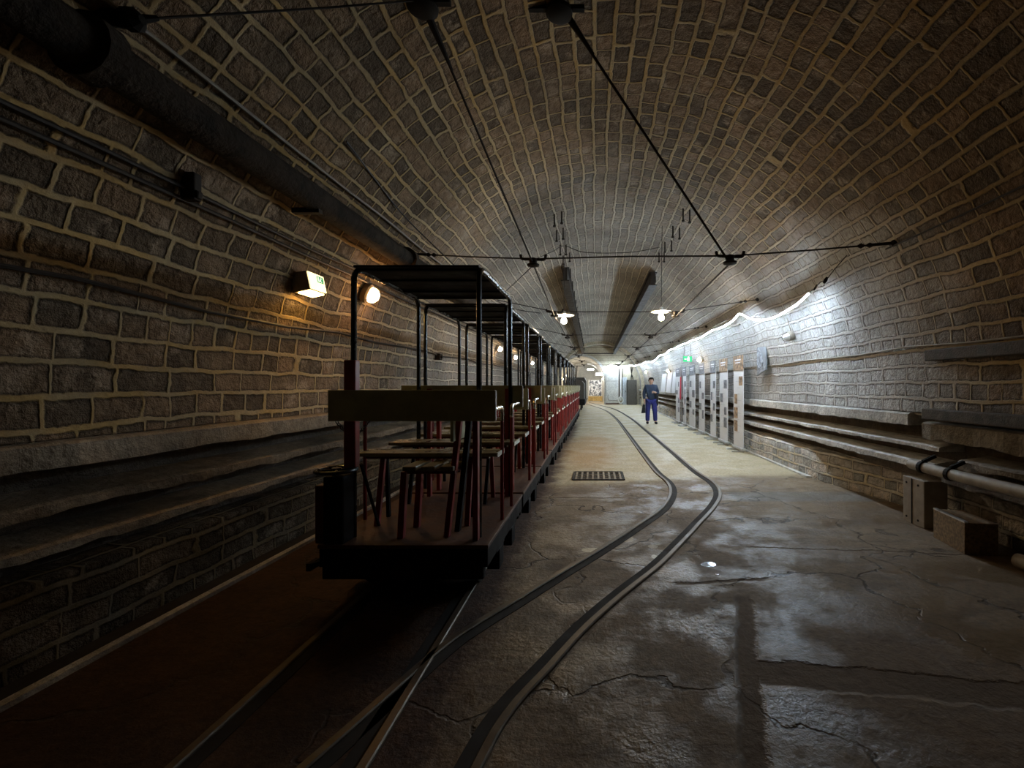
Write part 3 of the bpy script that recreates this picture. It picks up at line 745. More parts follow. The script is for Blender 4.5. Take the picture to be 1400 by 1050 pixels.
# hanging enamel lamps
def lamp(px, py, Y, wire, label):
    p = at(px, py, Y)
    t = thing('hanging_lamp', label, 'lamp', p)
    MB().lathe((0, 0, 0), [(0.19, -0.005), (0.187, 0.004), (0.10, 0.026), (0.035, 0.04), (0.03, 0.075), (0.012, 0.08)], 24).build('shade', MWHITE, t, smooth=True)
    MB().lathe((0, 0, -0.115), [(0.012, -0.05), (0.045, -0.03), (0.055, 0.01), (0.04, 0.05), (0.02, 0.075)], 14).build('bulb', glow('bulb_warm', (1.0, 0.77, 0.48), LAMP_E), t, smooth=True)
    w = wire-p
    MB().tube([(0, 0, 0.1), w], 0.006, 6).build('cord', MCABLE, t)
    return t
LAMP_E = 380.0
def vault_top(x, y): return Vector((x, y, TCZ+math.sqrt(TR**2-(x-TCX)**2)))
pL = at(771, 431, 8.4); pR = at(904, 426, 8.1)
lamp(771, 431, 8.4, vault_top(pL.x+0.02, 8.42), 'hanging enamel lamp lit above the train, left of the two')
lamp(904, 426, 8.1, vault_top(pR.x+0.02, 8.12), 'hanging enamel lamp lit above the open floor, right of the two')

# ------------------------------------------------------------------ left wall equipment
def along(name, side, r, rad, mat, y0, y1, label, cat, wob=0.0, gap=0.03, step=0.8):
    x, z = ratio_point(side, r, gap)
    n = int((y1-y0)/step); pts = []
    for i in range(n+1):
        y = y0+(y1-y0)*i/n
        dz = noise.noise(Vector((y*0.7, r*10, side)))*wob-abs(math.sin(y*1.3))*wob*0.5
        zz = z+dz; pts.append((wall_x(side, zz, gap), y, zz))
    return tag(MB().tube(pts, rad, 6).build(name, mat, smooth=True), label, cat)
# the thick rusty pipe
xP, zP = ratio_point(-1, 0.665, 0.125)
pp = thing('drain_pipe', 'thick rusty pipe running along the left side of the vault', 'pipe', (xP, 0, zP))
MB().tube([(0, y, noise.noise(Vector((y, 1, 1)))*0.006) for y in frange(Y0+0.1, 33.8, 70)], 0.105, 16).build('pipe_run', MRUST, pp, smooth=True)
for y in (2.0, 5.35, 9.2, 13.4, 18, 23, 28): MB().lathe((0, y, 0), [(0.105, -0.05), (0.145, -0.045), (0.145, 0.045), (0.105, 0.05)], 16, 'Y').build('pipe_flange', MRUST, pp)
for y in (1.2, 3.6, 7.2, 11.2, 15.6, 20.5): MB().box((-0.06, y, -0.10), (0.22, 0.05, 0.04)).build('pipe_bracket', MIRON, pp)
along('wall_cable', -1, 0.79, 0.012, MCABLEG, Y0+0.1, 33.8, 'pale cable along the vault just above the thick pipe', 'cable', 0.015)
along('wall_cable', -1, 0.482, 0.012, MCABLE, Y0+0.1, 33.8, 'upper of two parallel cables on the left wall below the pipe', 'cable', 0.015)
along('wall_cable', -1, 0.452, 0.013, MCABLE, Y0+0.1, 33.8, 'lower of two parallel cables on the left wall below the pipe', 'cable', 0.012)
along('wall_cable', -1, 0.203, 0.013, MCABLE, Y0+0.1, 33.8, 'dark cable sagging along the left wall above the ledge', 'cable', 0.045)
along('wall_cable', 1, 0.119, 0.011, MCABLEG, 3.2, 33.8, 'pale cable along the right wall behind the banners', 'cable', 0.03, 0.014)
along('wall_cable', 1, 0.468, 0.008, MCABLE, Y0+0.1, 4.6, 'thin dark cable on the vault in the upper right', 'cable', 0.01)
p = on_wall(253, 252, 0.04)
tag(MB().box((0, 0, 0), (0.09, 0.06, 0.17)).box((0.03, 0.0, -0.05), (0.06, 0.045, 0.05)).build('junction_box', MIRON, loc=p, bevel=0.01), 'small dark junction box on the twin cables of left wall', 'junction box')
p = on_wall(596, 487, 0.05)
tag(MB().box((0, 0, 0), (0.09, 0.13, 0.11)).lathe((0.04, 0, 0), [(0.04, 0), (0.03, 0.03)], 10, 'X').build('junction_box', MIRON, loc=p, bevel=0.01), 'dark junction box on left wall seen under the nearest canopy', 'junction box')

# lit exit sign
MSIGNGLOW = glow('sign_face', (1.0, 0.80, 0.36), 2.2)
p = on_wall(413, 385, 0.07)
es = thing('exit_sign', 'lit box exit sign mounted on the left stone wall', 'exit sign', p, rot=(0, math.radians(-12), 0))
MB().box((-0.01, 0, 0), (0.15, 0.24, 0.17)).build('housing', MGREY, es, bevel=0.006)
fc = MB().box((0.071, 0.0, 0), (0.012, 0.225, 0.155)).build('lit_face', MSIGNGLOW, es, bevel=0.002)
plabel(MB().box((0.079, 0.045, 0.03), (0.004, 0.09, 0.06)).build('pictogram_panel', MGREEN, fc), 'green panel with a running figure')
mb = MB().box((0.082, 0.055, 0.045), (0.003, 0.014, 0.012)).bar((0.082, 0.05, 0.038), (0.082, 0.04, 0.02), 0.003, 0.012).bar((0.082, 0.04, 0.02), (0.082, 0.06, 0.006), 0.003, 0.008).bar((0.082, 0.04, 0.02), (0.082, 0.022, 0.008), 0.003, 0.008)
mb.box((0.082, 0.015, 0.03), (0.003, 0.018, 0.045)).build('running_figure', MSIGNW, fc)
plabel(MB().box((0.0, 0.0, -0.088), (0.11, 0.20, 0.012)).build('lit_underside', glow('sign_underside', (1.0, 0.58, 0.14), 34.0), es), 'amber lit underside')
cl = MB().box((-0.03, 0.02, 0.21), (0.03, 0.04, 0.09)).build('cable_gland', MWHITE, es)

# bulkhead wall lamps
def bulkhead(p, side, label, E, col, group, r=0.055, lit=True):
    t = thing('wall_lamp', label, 'wall lamp', p, group)
    iw = inward(p); ang = math.atan2(iw.z, iw.x)
    t.rotation_euler = (0, -ang, 0)
    MB().lathe((0, 0, 0), [(0.075, -0.08), (0.08, -0.02), (0.065, 0.0)], 16, 'X').build('base', MGREY, t)
    t.scale = (1, 1, 1.45) if 'exit sign' in label else (1, 1, 1)
    vs = [(0.06, 0.0), (0.06, 0.03), (0.05, 0.06), (0.03, 0.085), (0.008, 0.093)]
    if lit: MB().lathe((0, 0, 0), vs, 14, 'X').build('glass_dome', glow('dome_glow', col, E), t, smooth=True)
    else: MB().lathe((0, 0, 0), vs, 14, 'X').build('glass_dome', MWHITE, t, smooth=True)
    mb = MB()
    for a in (0, PI/2):
        mb.tube([(0.0+0.11*math.sin(b), 0.075*math.cos(b)*math.cos(a), 0.075*math.cos(b)*math.sin(a)) for b in frange(0.0, PI, 10)], 0.004, 5)
    if not lit: mb.build('wire_guard', MIRON, t)
    MB().tube([(-0.06, 0, -0.05), (-0.07, 0.0, -0.22), (-0.075, 0.02, -0.34)], 0.007, 5).build('lead', MCABLEG, t)
    return t
lw = [(497, 399), (678, 475), (700, 487), (724, 495), (747, 503), (763, 509), (773, 512.5)]
for i, (x, y) in enumerate(lw):
    p = on_wall(x, y, 0.09)
    n_ = ['nearest', 'second', 'third', 'fourth', 'fifth', 'sixth', 'farthest'][i]
    bulkhead(p, -1, '%s lit lamp of the row on the left wall behind the train' % n_ if i else 'lit lamp on left wall just beyond the exit sign', [60, 120, 120, 120, 120, 120, 120][i],
             (1.0, 0.52, 0.20) if i == 0 else (1.0, 0.66, 0.34), 'lamps along the left wall')
bulkhead(on_wall(1085, 458, 0.09), 1, 'unlit round lamp with a lead on bright right wall', 0, (1, 1, 1), None, lit=False)
for i, (x, y, lb) in enumerate(((962, 490, 'small lit lamp on right wall above the banners'), (917, 506, 'small lit lamp on right wall left of the banners'), (886, 508, 'small lit lamp high beside the end of the right wall'), (872, 513, 'small lit lamp on right wall next to the end arch'))):
    bulkhead(on_wall(x, y, 0.10), 1, lb, 100, (1.0, 0.72, 0.42), 'lamps along the right wall')

# ------------------------------------------------------------------ LED rope on the right wall
led = [(1132, 388), (1117, 402), (1101, 413), (1083, 423), (1068, 427.5), (1055, 428), (1042, 425), (1028.5, 419), (1020, 428), (1010, 435), (998, 441), (989, 443.5), (980, 449), (972, 454), (965, 457), (956, 459.5), (950, 463), (942, 465.5), (936, 469), (930, 472), (924, 473.5), (920, 478), (915, 481), (909, 482), (905, 487), (900, 490.5), (896, 492), (889, 491.5), (885, 494), (880, 495.5), (877, 496)]
lpts3 = [on_wall(x, y, 0.28) for x, y in led]
pl = lpts3[-1]
lpts3 += [Vector((2.7, END-3.0, 2.80)), at(863, 499.5, END-0.6), at(850, 501.5, END-0.5), at(838, 500, END-0.45), at(836, 499, END-0.45), at(830, 501.5, END-0.45), at(825.5, 502, END-0.45), at(825.0, 506, END-0.45)]
LED_E = 285.0
lr = thing('led_rope_light', 'glowing white rope light draped along the right wall', 'rope light')
MB().tube(spline(lpts3, 3), 0.0112, 8).build('lit_tube', glow('led_glow', (0.65, 0.83, 1.0), LED_E), lr)
plabel(MB().tube([p_+Vector((0.005, 0, 0.0075)) for p_ in spline(lpts3, 3)], 0.0125, 10).build('opaque_backing', MWHITE, lr), 'opaque upper half of the tube')
e0 = lpts3[0]; pk = [e0, on_wall(1140, 380, 0.27), on_wall(1147, 372, 0.26), on_wall(1155, 369, 0.25), on_wall(1160, 358, 0.2), on_wall(1168, 343, 0.10)]
MB().tube(pk, 0.006, 6).build('lead', MCABLE, lr)
for x, y, r in ((1140, 380, 0.014), (1155, 369, 0.024)):
    q = on_wall(x, y, 0.265); MB().tube([q+Vector((-0.02, 0, -0.035)), q, q+Vector((0.02, 0, 0.035))], [r*0.6, r, r*0.6], 8).build('plug', MBLK, lr)
q = on_wall(998, 441, 0.26)
tag(MB().bar((0, 0, 0), on_wall(1012, 443, 0.02)-q, 0.03, 0.03).build('cable_bracket', MCABLEG, loc=q), 'small pale bracket holding up the white rope light', 'bracket')

# ------------------------------------------------------------------ right wall things
bx = [(1003.4, 1016.6), (984.3, 994.8), (971.6, 978.5), (956, 963.2), (942.7, 950.3), (933.8, 938), (924.4, 929.7)]
BN = ['nearest', 'second nearest', 'third nearest', 'fourth nearest', 'fifth nearest', 'sixth nearest', 'farthest']
random.seed(11)
for i, (a, b) in enumerate(bx):
    X = 3.18; ya, yb = F*X/(b-CXP), F*X/(a-CXP); w = yb-ya; yc = (ya+yb)/2
    t = thing('banner_stand', '%s white roll-up banner of the row along right wall' % BN[i], 'banner', (X, yc, 0), 'roll-up banners along the right wall')
    MB().box((0, 0, 0.96), (0.012, w, 1.72)).build('panel', MPAPER, t)
    hd = MB().box((-0.012, 0, 1.95), (0.012, w, 0.32)).build('header_photo', MPHOTO2 if i < 2 else MPHOTO, t)
    MB().box((-0.02, 0, 2.015), (0.006, w*0.6, 0.03)).box((-0.02, 0, 1.955), (0.006, w*0.5, 0.02)).build('caption_bar', MPAPER, hd)
    mb = MB()
    for k in range(4):
        zz = 0.55+k*0.32+random.uniform(-0.05, 0.05); yy = random.choice((-1, 1))*w*0.25
        mb.box((-0.009, yy, zz), (0.006, w*random.uniform(0.25, 0.42), random.uniform(0.16, 0.26)))
    plabel(mb.build('picture', MPHOTO2 if i == 0 else MPHOTO, t), 'dark printed pictures')
    mb = MB()
    for k in range(9): mb.box((-0.008, -w*0.12*(1 if k % 2 else -1)*0.6, 0.42+k*0.14), (0.004, w*0.42, 0.012))
    mb.build('text_block', plain('pale_text', (0.62, 0.62, 0.63), 0.6), t)
    MB().box((0, 0, 0.07), (0.09, w+0.04, 0.05)).build('base_cassette', MALU, t, bevel=0.01)
    for s in (-1, 1): MB().box((-0.08, s*w*0.3, 0.02), (0.26, 0.05, 0.04)).build('foot', MALU, t, bevel=0.005)
    MB().tube([(0.03, 0, 0.07), (0.03, 0, 2.1)], 0.01, 6).build('pole', MALU, t)
# tilted poster
p = on_wall(1045, 487, 0.05)
tp = thing('hanging_poster', 'tilted grey drawing poster hanging on the bright right wall', 'poster', p, rot=(math.radians(-14), math.radians(5), 0))
pan = MB().box((0, 0, 0), (0.02, 0.46, 0.66)).build('panel', plain('pale_print', (0.20, 0.21, 0.23), 0.6), tp)
mb = MB()
for pts in (((0.16, 0.30), (0.12, 0.1), (0.15, -0.05), (0.05, -0.2)), ((0.2, 0.25), (0.19, -0.1), (0.1, -0.22)), ((0.1, 0.2), (0.02, 0.05), (-0.02, -0.15)), ((-0.03, 0.0), (-0.08, -0.15), (-0.05, -0.22))):
    mb.tube([(-0.011, y, z) for y, z in pts], [0.012, 0.02, 0.018, 0.01][:len(pts)], 6)
mb.build('drawing', MPHOTO, pan)
MB().box((-0.012, 0, -0.285), (0.006, 0.44, 0.085)).build('caption_strip', MPHOTO, pan)
MB().tube([(0, -0.2, 0.33), (0.03, -0.1, 0.6)], 0.004, 5).build('hanging_wire', MIRON, tp)
# hanging green exit sign
p = at(940, 490.5, 12.3)
gs = thing('exit_sign', 'green exit sign hanging on two wires by right wall', 'exit sign', p, rot=(0, 0, math.radians(12)))
MB().box((0, 0, 0), (0.25, 0.03, 0.17)).build('housing', MGREEN, gs)
MB().box((0.02, -0.017, -0.02), (0.07, 0.004, 0.09)).box((0.02, -0.017, 0.04), (0.04, 0.004, 0.03)).box((-0.07, -0.017, -0.01), (0.05, 0.004, 0.03)).build('pictogram', MSIGNW, gs)
MB().box((0, -0.017, 0.075), (0.24, 0.004, 0.02)).build('top_edge', MGREY, gs)
for x in (-0.1, 0.1): MB().tube([(x, 0, 0.08), (x, 0, 0.42)], 0.004, 5).build('hanging_wire', MIRON, gs)
# leaning boards and folded flag beside the person
for i, (x0, x1, lb) in enumerate(((905, 911, 'white board leaning on right ledge, nearest the standing man'), (912.5, 919, 'white board leaning on right ledge between two others'), (920, 925, 'white board leaning on right ledge next to the banners'))):
    X = 3.22; ya, yb = F*X/(x1-CXP), F*X/(x0-CXP); yc = (ya+yb)/2; w = yb-ya
    z = CAMH-(546-CYP)/F*yc
    o = MB().box((0, 0, 0.42), (0.03, w*0.9, 0.86), Matrix.Rotation(math.radians(6), 3, 'Y')).build('display_board', MPAPER, loc=(X-0.02, yc, max(1.16, z+0.3)))
    o.location.z = 1.15; tag(o, lb, 'board')
X = 3.1; yc = F*X/(931.5-CXP)
fg = thing('flag', 'red and white flag hanging between the two farthest banners', 'flag', (X, yc, 0))
MB().tube([(0, 0, 0.02), (0, 0.05, 2.2)], 0.012, 6).build('pole', MALU, fg)
MB().lathe((0, 0, 0), [(0.14, 0.0), (0.12, 0.04), (0.02, 0.05)], 14).build('base', MALU, fg)
MB().bar((-0.02, 0.04, 1.75), (-0.05, -0.05, 0.95), 0.12, 0.03).build('red_stripe', MFLAGR, fg)
MB().bar((-0.03, 0.12, 1.75), (-0.06, 0.06, 0.95), 0.10, 0.03).build('white_stripe', MPAPER, fg)

# boxes, pipe and planks near the right edge
b1 = thing('electrical_box', 'upright grey metal box standing against the right wall', 'box', (3.44, 4.66, 0))
MB().box((0, 0, 0.24), (0.24, 0.31, 0.48)).build('body', MGREY, b1, bevel=0.008)
MB().box((-0.122, 0.02, 0.24), (0.006, 0.012, 0.47)).build('seam', MBLK, b1)
for y in (-0.07, 0.10):
    for z in (0.06, 0.42): MB().lathe((-0.124, y, z), [(0.012, 0.0), (0.012, 0.01)], 8, 'X').build('bolt', MBLK, b1)
b2 = thing('wooden_box', 'low speckled brown box lying in front of grey box', 'box', (3.33, 4.03, 0), rot=(0, 0, math.radians(-8)))
MB().box((0, 0, 0.135), (0.26, 0.44, 0.27)).build('body', MTAN, b2, bevel=0.004)
plabel(MB().box((-0.118, 0, 0.275), (0.03, 0.44, 0.014)).build('lit_edge_strip', MALU, b2), 'pale strip standing for the lit top edge')  # light catching the box's top edge, modelled as a bright strip
gp = thing('grey_pipe', 'grey pipe clamped along the right wall above the boxes', 'pipe', (3.2, 0, 0.65))
MB().tube([(0.02, 4.55, 0.0), (0, 4.2, 0.0), (0, 3.0, 0.0), (0.02, 0.5, -0.01)], 0.05, 14).build('pipe_run', MPIPE, gp, smooth=True)
for y in (4.36, 4.02): MB().lathe((0, y, 0), [(0.05, -0.02), (0.06, -0.02), (0.06, 0.02), (0.05, 0.02)], 14, 'Y').bar((0, y, 0.055), (0.12, y, 0.11), 0.03, 0.03).build('pipe_clamp', MBLK, gp)
tag(MB().tube([(3.36, 3.55, 0.06), (3.40, 2.4, 0.055)], 0.055, 12).build('loose_pipe', MPIPE, smooth=True), 'short pale pipe lying on floor by right wall', 'pipe')
for z, lb in ((1.75, 'dark weathered plank fixed high on the right stone wall'), (1.165, 'dark weathered plank lying on the right wall ledge')):
    x = wall_x(1, z, 0.03)-(0.05 if z < 1.3 else 0)
    o = MB().box((0, 0, 0), (0.07, 4.6, 0.11)).build('timber_plank', MTIMB, loc=(x, 2.2, z), bevel=0.012)
    tag(o, lb, 'plank')

# ------------------------------------------------------------------ things at the end wall
yE = END-0.03
def ex(px): return (px-CXP)/F*yE
def ez(py): return CAMH-(py-CYP)/F*yE
dr = thing('wall_panel', 'tall white panel on end wall right of the arch', 'panel', ((ex(828)+ex(845.5))/2, yE-0.06, 0))
w = ex(845.5)-ex(828); h = ez(505)
MB().box((0, 0, h/2), (w, 0.08, h)).build('sheet', MENDW, dr, bevel=0.01)
MB().box((0, -0.045, ez(521)), (w, 0.012, 0.03)).build('joint_line', MGREY, dr)
MB().box((0, -0.05, 0.06), (w, 0.04, 0.10)).build('skirting', plain('brown_skirting', (0.12, 0.06, 0.04), 0.6), dr)
MB().tube(bend([(-w*0.32, -0.09, 0.75), (-w*0.3, -0.09, 0.35), (w*0.45, -0.09, 0.30)], 0.1), 0.03, 8).build('handrail', MPIPE, dr)
vp = thing('vent_pipe', 'white vertical pipe with a coil at its foot on end wall', 'pipe', (ex(848.5), yE-0.12, 0))
MB().tube([(0, 0, 0.3), (0, 0, ez(505))], 0.07, 12).build('pipe_run', MWHITE, vp, smooth=True)
for x in (-0.12, 0.15): MB().tube([(x, 0.05, 0.0), (x, 0.05, ez(504))], 0.025, 8).build('conduit', MIRON, vp)
MB().tube([(0.0+0.17*math.cos(a), -0.08, 0.34+0.24*math.sin(a)) for a in frange(0, 2*PI-0.3, 20)], 0.05, 8, close=True).build('coiled_hose', MWHITE, vp, smooth=True)
gp2 = thing('pale_cupboard', 'narrow pale cupboard on end wall beside the dark cabinet', 'cupboard', (ex(854), yE-0.12, 0))
MB().box((0, 0, ez(516)/2), (ex(857)-ex(851), 0.2, ez(516))).build('body', plain('pale_blue_paint', (0.5, 0.53, 0.56), 0.5), gp2, bevel=0.01)
MB().box((0.06, -0.105, 1.0), (0.03, 0.02, 0.12)).build('handle', MIRON, gp2)
dk = thing('dark_cabinet', 'dark two-part metal cabinet at right end of end wall', 'cabinet', (ex(863), yE-0.35, 0))
w = ex(869.5)-ex(856.5); h = ez(519.5)
MB().box((0, 0, h/2), (w, 0.6, h)).build('body', MDGREY, dk, bevel=0.012)
for z0, z1 in ((0.05, h*0.54), (h*0.56, h-0.04)):
    d_ = MB().box((0, -0.305, (z0+z1)/2), (w-0.06, 0.02, z1-z0)).build('door', plain('cabinet_door', (0.085, 0.075, 0.06), 0.5), dk, bevel=0.004)
    MB().box((w*0.36, -0.32, (z0+z1)/2), (0.03, 0.02, 0.14)).build('handle', MIRON, d_)
for k in range(4):
    x = ex(861.5+k*1.6)
    tag(MB().tube(spline([(x, yE-0.1, ez(519)), (x-0.1*k+0.12, yE-0.1, ez(510)), (x-0.15*k+0.2, yE-0.1, ez(502))], 4), 0.022, 6).build('conduit', MIRON), 'conduit rising from the dark cabinet to the rope light', 'conduit', 'conduits above the dark cabinet')
# gallery: mural, bench, tube light
g = G('mural_print'); o_ = g.coord(); pz = g.sep(o_)
nn = g.noise(g.comb(g.m('MULTIPLY', pz[0], 2.0), 0.0, g.m('MULTIPLY', pz[2], 1.2)), 2.6, 4.0, 0.6, dist=1.5)
g.setp(Base_Color=g.mix(g.ramp(nn, 0.46, 0.52), (0.10, 0.11, 0.13), (0.72, 0.73, 0.74)), Roughness=0.6)
mu = thing('mural_panel', 'black and white picture panel seen through the arch', 'picture', (0.0, 40.6, 0))
MB().box((0, 0, 1.22), (1.12, 0.06, 1.44)).build('print', g.mat, mu)
MB().box((-0.59, -0.01, 1.22), (0.06, 0.08, 1.5)).box((0.59, -0.01, 1.22), (0.06, 0.08, 1.5)).build('side_frame', MWHITE, mu)
for s in (-1, 1): MB().box((s*0.5, 0.02, 0.28), (0.05, 0.05, 0.56)).build('leg', MIRON, mu)
bn = thing('plank_bench', 'yellowish wooden bench below the picture panel in arch', 'bench', (0.0, 39.9, 0))
MB().box((0, 0, 0.46), (1.25, 0.4, 0.05)).build('seat', MWOODY, bn)
MB().box((0, -0.16, 0.26), (1.25, 0.03, 0.36)).build('front_panel', MWOODY, bn)
for s in (-1, 1): MB().box((s*0.6, 0, 0.22), (0.06, 0.36, 0.44)).build('leg', MWOODY, bn)
gallery_fill = thing('tube_light', 'added unseen tube light deep in the gallery past the inner arch', 'light', (-0.5, 46, 3.1))  # added lamp, hidden from view, to brighten the gallery
MB().box((0, 0, 0), (0.65, 0.12, 0.10)).build('lit_tube', glow('tube_glow', (0.93, 0.97, 1.0), 120), gallery_fill)
MB().box((0, 0, 0.08), (0.6, 0.1, 0.05)).build('housing', MWHITE, gallery_fill)
tl = thing('tube_light', 'bright tube light glowing inside the arch beyond end wall', 'light', at(820, 511.5, 38.5))
MB().box((0, 0, 0), (0.65, 0.12, 0.16)).build('lit_tube', glow('tube_glow', (0.93, 0.97, 1.0), 120), tl)
MB().box((0, 0, 0.10), (0.6, 0.1, 0.04)).build('housing', MWHITE, tl)
for x in (-0.25, 0.25): MB().tube([(x, 0, 0.12), (x, 0, 1.05)], 0.006, 5).build('chain', MIRON, tl)
p = at(798, 520, 38)
bulkhead(Vector((OX+OR-0.06, 36.5, 2.0)), 1, 'yellow lamp just inside the arch beyond end wall', 220, (1.0, 0.78, 0.42), None)
bulkhead(Vector((OX-OR+0.08, 37.5, 2.0)), 1, 'added yellow lamp, out of view in the arch behind the locomotive', 220, (1.0, 0.78, 0.42), None)  # added out of sight to make the space beyond the arch brighter

# ------------------------------------------------------------------ the person
def skin(name, mat, verts, edges, radii, parent=None, sub=2, root=0, extra=None):
    me = bpy.data.meshes.new(name); me.from_pydata(verts, edges, [])
    o = bpy.data.objects.new(name, me); COL.objects.link(o)
    m = o.modifiers.new('skin', 'SKIN'); m.use_smooth_shade = True
    if not me.skin_vertices: 
        bpy.context.view_layer.objects.active = o
    lay = me.skin_vertices[0] if me.skin_vertices else None
    for i, r in enumerate(radii):
        lay.data[i].radius = (r, r) if not isinstance(r, tuple) else r
        lay.data[i].use_root = (i == root)
    s = o.modifiers.new('sub', 'SUBSURF'); s.levels = s.render_levels = sub
    bpy.context.view_layer.update()
    dg = bpy.context.evaluated_depsgraph_get()
    nm = bpy.data.meshes.new_from_object(o.evaluated_get(dg))
    nm.name = name
    bpy.data.objects.remove(o)
    nm.materials.clear(); nm.materials.append(mat)
    for p_ in nm.polygons: p_.use_smooth = True
    if extra:
        bm = bmesh.new(); bm.from_mesh(nm); extra(bm); bm.to_mesh(nm); bm.free()
    n = bpy.data.objects.new(name, nm); COL.objects.link(n)
    if parent is not None: n.parent = parent
    return n
fp = on_floor(890, 579.5)
pe = thing('person', 'man in navy jacket and blue trousers walking, coat over arm', 'person', (fp.x, fp.y, 0))
V, E, R = [], [], []
def jv(p, r, par=None):
    V.append(p); R.append(r)
    if par is not None: E.append((par, len(V)-1))
    return len(V)-1
pel = jv((0, 0, 0.95), 0.135)
sp = jv((0, 0, 1.12), 0.135, pel); chs = jv((0, 0, 1.32), 0.15, sp); nb = jv((0, 0, 1.46), 0.075, chs); nk = jv((0.0, -0.01, 1.52), 0.055, nb)
hd1 = jv((0.008, -0.02, 1.58), 0.075, nk); hd2 = jv((0.008, -0.015, 1.66), 0.085, hd1); hd3 = jv((0.006, -0.005, 1.705), 0.06, hd2)
ns = jv((0.045, -0.115, 1.605), 0.012, hd1)
def hand(w, tip, side, th):
    """palm, four unequal fingers and a thumb from the side of the palm"""
    w, tip = Vector(V[w]) if isinstance(w, int) else w, Vector(tip)
    return w, tip
arms = {}
for nme, s, el, wr, pm, fd, fx in (('l', 1, (0.27, 0.03, 1.14), (0.14, -0.17, 1.19), (0.075, -0.225, 1.205), (-0.045, -0.03, 0.0), (0, 0.0, 0.022)), ('r', -1, (-0.265, 0.03, 1.13), (-0.25, -0.05, 0.89), (-0.245, -0.065, 0.815), (0.0, -0.012, -0.045), (0.0, 0.022, 0.0))):
    sh = jv((s*0.185, 0, 1.41), 0.07, chs); e_ = jv(el, 0.05, sh); w_ = jv(wr, 0.032, e_); p_ = jv(pm, 0.036, w_)
    for k, ln in enumerate((0.9, 1.05, 1.0, 0.8)):
        o_ = Vector(fx)*(k-1.5); a = Vector(pm)+o_+Vector(fd)*0.7
        i1 = jv(tuple(a), 0.0095, p_); i2 = jv(tuple(a+Vector(fd)*ln*0.6+Vector((0, 0.006, -0.004))), 0.0085, i1); jv(tuple(a+Vector(fd)*ln*1.05+Vector((0, 0.02, -0.008))), 0.0075, i2)
    tb = Vector(pm)-Vector(fd)*0.3+Vector((0, -0.035, 0.012))
    i1 = jv(tuple(tb), 0.011, p_); jv(tuple(tb+Vector(fd)*0.7+Vector((0, -0.012, 0))), 0.009, i1)
for s, kn, an, to in ((-1, (-0.125, -0.03, 0.5), (-0.13, 0.02, 0.1), (-0.145, -0.11, 0.045)), (1, (0.135, -0.09, 0.5), (0.16, -0.06, 0.1), (0.185, -0.2, 0.045))):
    hp = jv((s*0.10, 0, 0.87), 0.095, pel); k_ = jv(kn, 0.062, hp); a_ = jv(an, 0.042, k_); jv(to, 0.04, a_)
def head_extra(bm):
    for s in (-1, 1):
        bmesh.ops.create_uvsphere(bm, u_segments=8, v_segments=6, radius=0.022, matrix=Matrix.Translation((0.008+s*0.082, 0.0, 1.62)) @ Matrix.Diagonal((0.4, 0.8, 1.3, 1)))
body = skin('body', MSKIN, V, E, R, pe, 2, 0, head_extra)
# face details as children of the body
for x, y in ((-0.012, -0.098), (0.05, -0.092)):
    bmm = MB().lathe((x, y, 1.632), [(0.001, -0.012), (0.010, -0.006), (0.012, 0), (0.010, 0.006), (0.001, 0.012)], 8); bmm.build('eye', MBLKCL, body)
MB().box((0.03, -0.097, 1.567), (0.042, 0.012, 0.008)).build('mouth', plain('lips', (0.35, 0.13, 0.11), 0.5), body)
# hair: cap of dark hair over the skull
hv, hf = [], []
mb = MB(); rows = []
for i in range(7):
    a = (PI/2)*i/6; rr = 0.096*math.sin(a)
    for k in range(16):
        b = 2*PI*k/16; y = 0.005+rr*math.sin(b)
        drop = 0.0 if math.sin(b) < -0.3 else 0.035*(i/6)
        hv.append((0.006+rr*math.cos(b), y, 1.645+0.10*math.cos(a)-drop+(0.03*(i/6) if math.sin(b) < -0.3 else 0)))
for i in range(6):
    for k in range(16): hf.append((i*16+k, i*16+(k+1) % 16, (i+1)*16+(k+1) % 16, (i+1)*16+k))
hf.append(tuple(range(16)))
ho = MB().add(hv, hf).build('hair', MHAIR, pe, smooth=True)
mo = ho.modifiers.new('thick', 'SOLIDIFY'); mo.thickness = 0.012; mo.offset = 1
# clothes
V2, E2, R2 = [], [], []
def j2(p, r, par=None):
    V2.append(p); R2.append(r)
    if par is not None: E2.append((par, len(V2)-1))
    return len(V2)-1
a0 = j2((0, 0, 1.12), 0.165); a1 = j2((0, 0, 0.90), 0.165, a0); a2 = j2((0, 0, 1.32), 0.17, a0); a3 = j2((0, 0, 1.45), 0.10, a2); a4 = j2((0, -0.005, 1.50), 0.075, a3)
for s, el, wr in ((1, (0.27, 0.03, 1.14), (0.16, -0.15, 1.185)), (-1, (-0.265, 0.03, 1.13), (-0.253, -0.042, 0.92))):
    q1 = j2((s*0.19, 0, 1.41), 0.088, a2); q2 = j2(el, 0.068, q1); j2(wr, 0.05, q2)
skin('jacket', MJACK, V2, E2, R2, pe, 2)
V2, E2, R2 = [], [], []
a0 = j2((0, 0, 0.95), 0.15)
for s, kn, an in ((-1, (-0.125, -0.03, 0.5), (-0.13, 0.02, 0.09)), (1, (0.135, -0.09, 0.5), (0.16, -0.055, 0.09))):
    q1 = j2((s*0.10, 0, 0.85), 0.125, a0); q2 = j2(kn, 0.098, q1); j2(an, 0.083, q2)
skin('trousers', MTROU, V2, E2, R2, pe, 2)
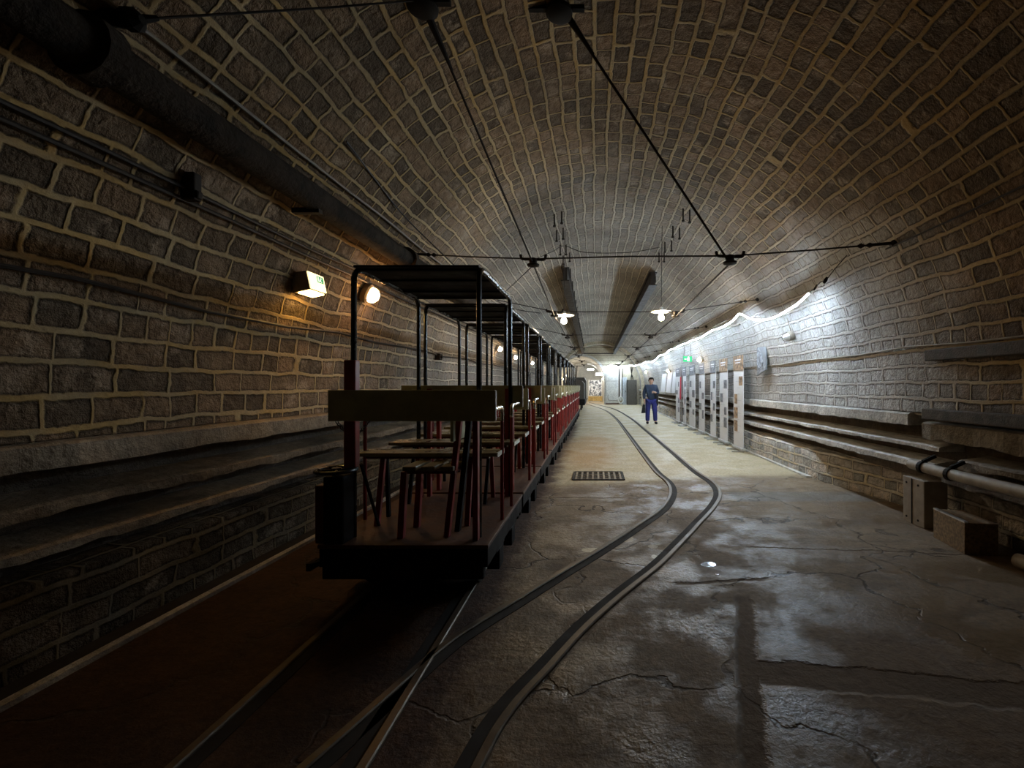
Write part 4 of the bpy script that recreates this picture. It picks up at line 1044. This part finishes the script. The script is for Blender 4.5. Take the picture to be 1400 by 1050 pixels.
for an, to in (((-0.13, 0.045, 0.06), (-0.145, -0.15, 0.045)), ((0.16, -0.03, 0.06), (0.187, -0.24, 0.045))):
    V2, E2, R2 = [], [], []
    q = j2(an, 0.058); m_ = j2(tuple((Vector(an)+Vector(to))/2), 0.056, q); j2(to, 0.045, m_)
    so = skin('shoe', MBLKCL, V2, E2, R2, pe, 2)
# coat over the left arm, and bag in the right hand
ct = []
mb = MB(); n = 9; m = 7
for j in range(n):
    for i in range(m):
        u = i/(m-1); v = j/(n-1)
        ct.append((0.12+0.14*u, -0.085-0.06*(1-u)*(1-v)+0.012*math.sin(u*9+v*2)+0.03*v, 1.13-0.44*v+0.02*math.sin(u*7)*v))
fs = [(j*m+i, j*m+i+1, (j+1)*m+i+1, (j+1)*m+i) for j in range(n-1) for i in range(m-1)]
co = MB().add(ct, fs).build('folded_coat', MBLKCL, smooth=True, loc=(fp.x, fp.y, 0))
mo = co.modifiers.new('thick', 'SOLIDIFY'); mo.thickness = 0.035; mo.offset = 0
tag(co, 'black coat hanging over the walking man\'s bent arm', 'coat')
bg = thing('shopping_bag', 'black bag hanging from the walking man\'s lowered hand', 'bag', (fp.x-0.27, fp.y-0.06, 0))
MB().prism([(-0.045, 0, 0.74), (0.035, 0, 0.74), (0.05, 0, 0.42), (-0.10, 0, 0.41)], ((0, -0.05, 0), (0, 0.05, 0))).build('pouch', MBLKCL, bg, bevel=0.015)
MB().tube([(-0.02, 0, 0.74), (0.0, 0, 0.80), (0.02, 0, 0.80), (0.03, 0, 0.74)], 0.008, 6).build('handle', MBLKCL, bg)

# ------------------------------------------------------------------ world and view
wd = bpy.data.worlds.new('world'); sc.world = wd; wd.use_nodes = True
bgn = wd.node_tree.nodes.get('Background')
bgn.inputs[0].default_value = (0, 0, 0, 1); bgn.inputs[1].default_value = 0.0
sc.view_settings.view_transform = 'Standard'; sc.view_settings.look = 'None'
sc.view_settings.gamma = 1.0; sc.view_settings.use_curve_mapping = False
sc.view_settings.exposure = 0.0
sc.cycles.max_bounces = 10; sc.cycles.diffuse_bounces = 6
sc.cycles.use_denoising = True
sc.cycles.sample_clamp_indirect = 6.0
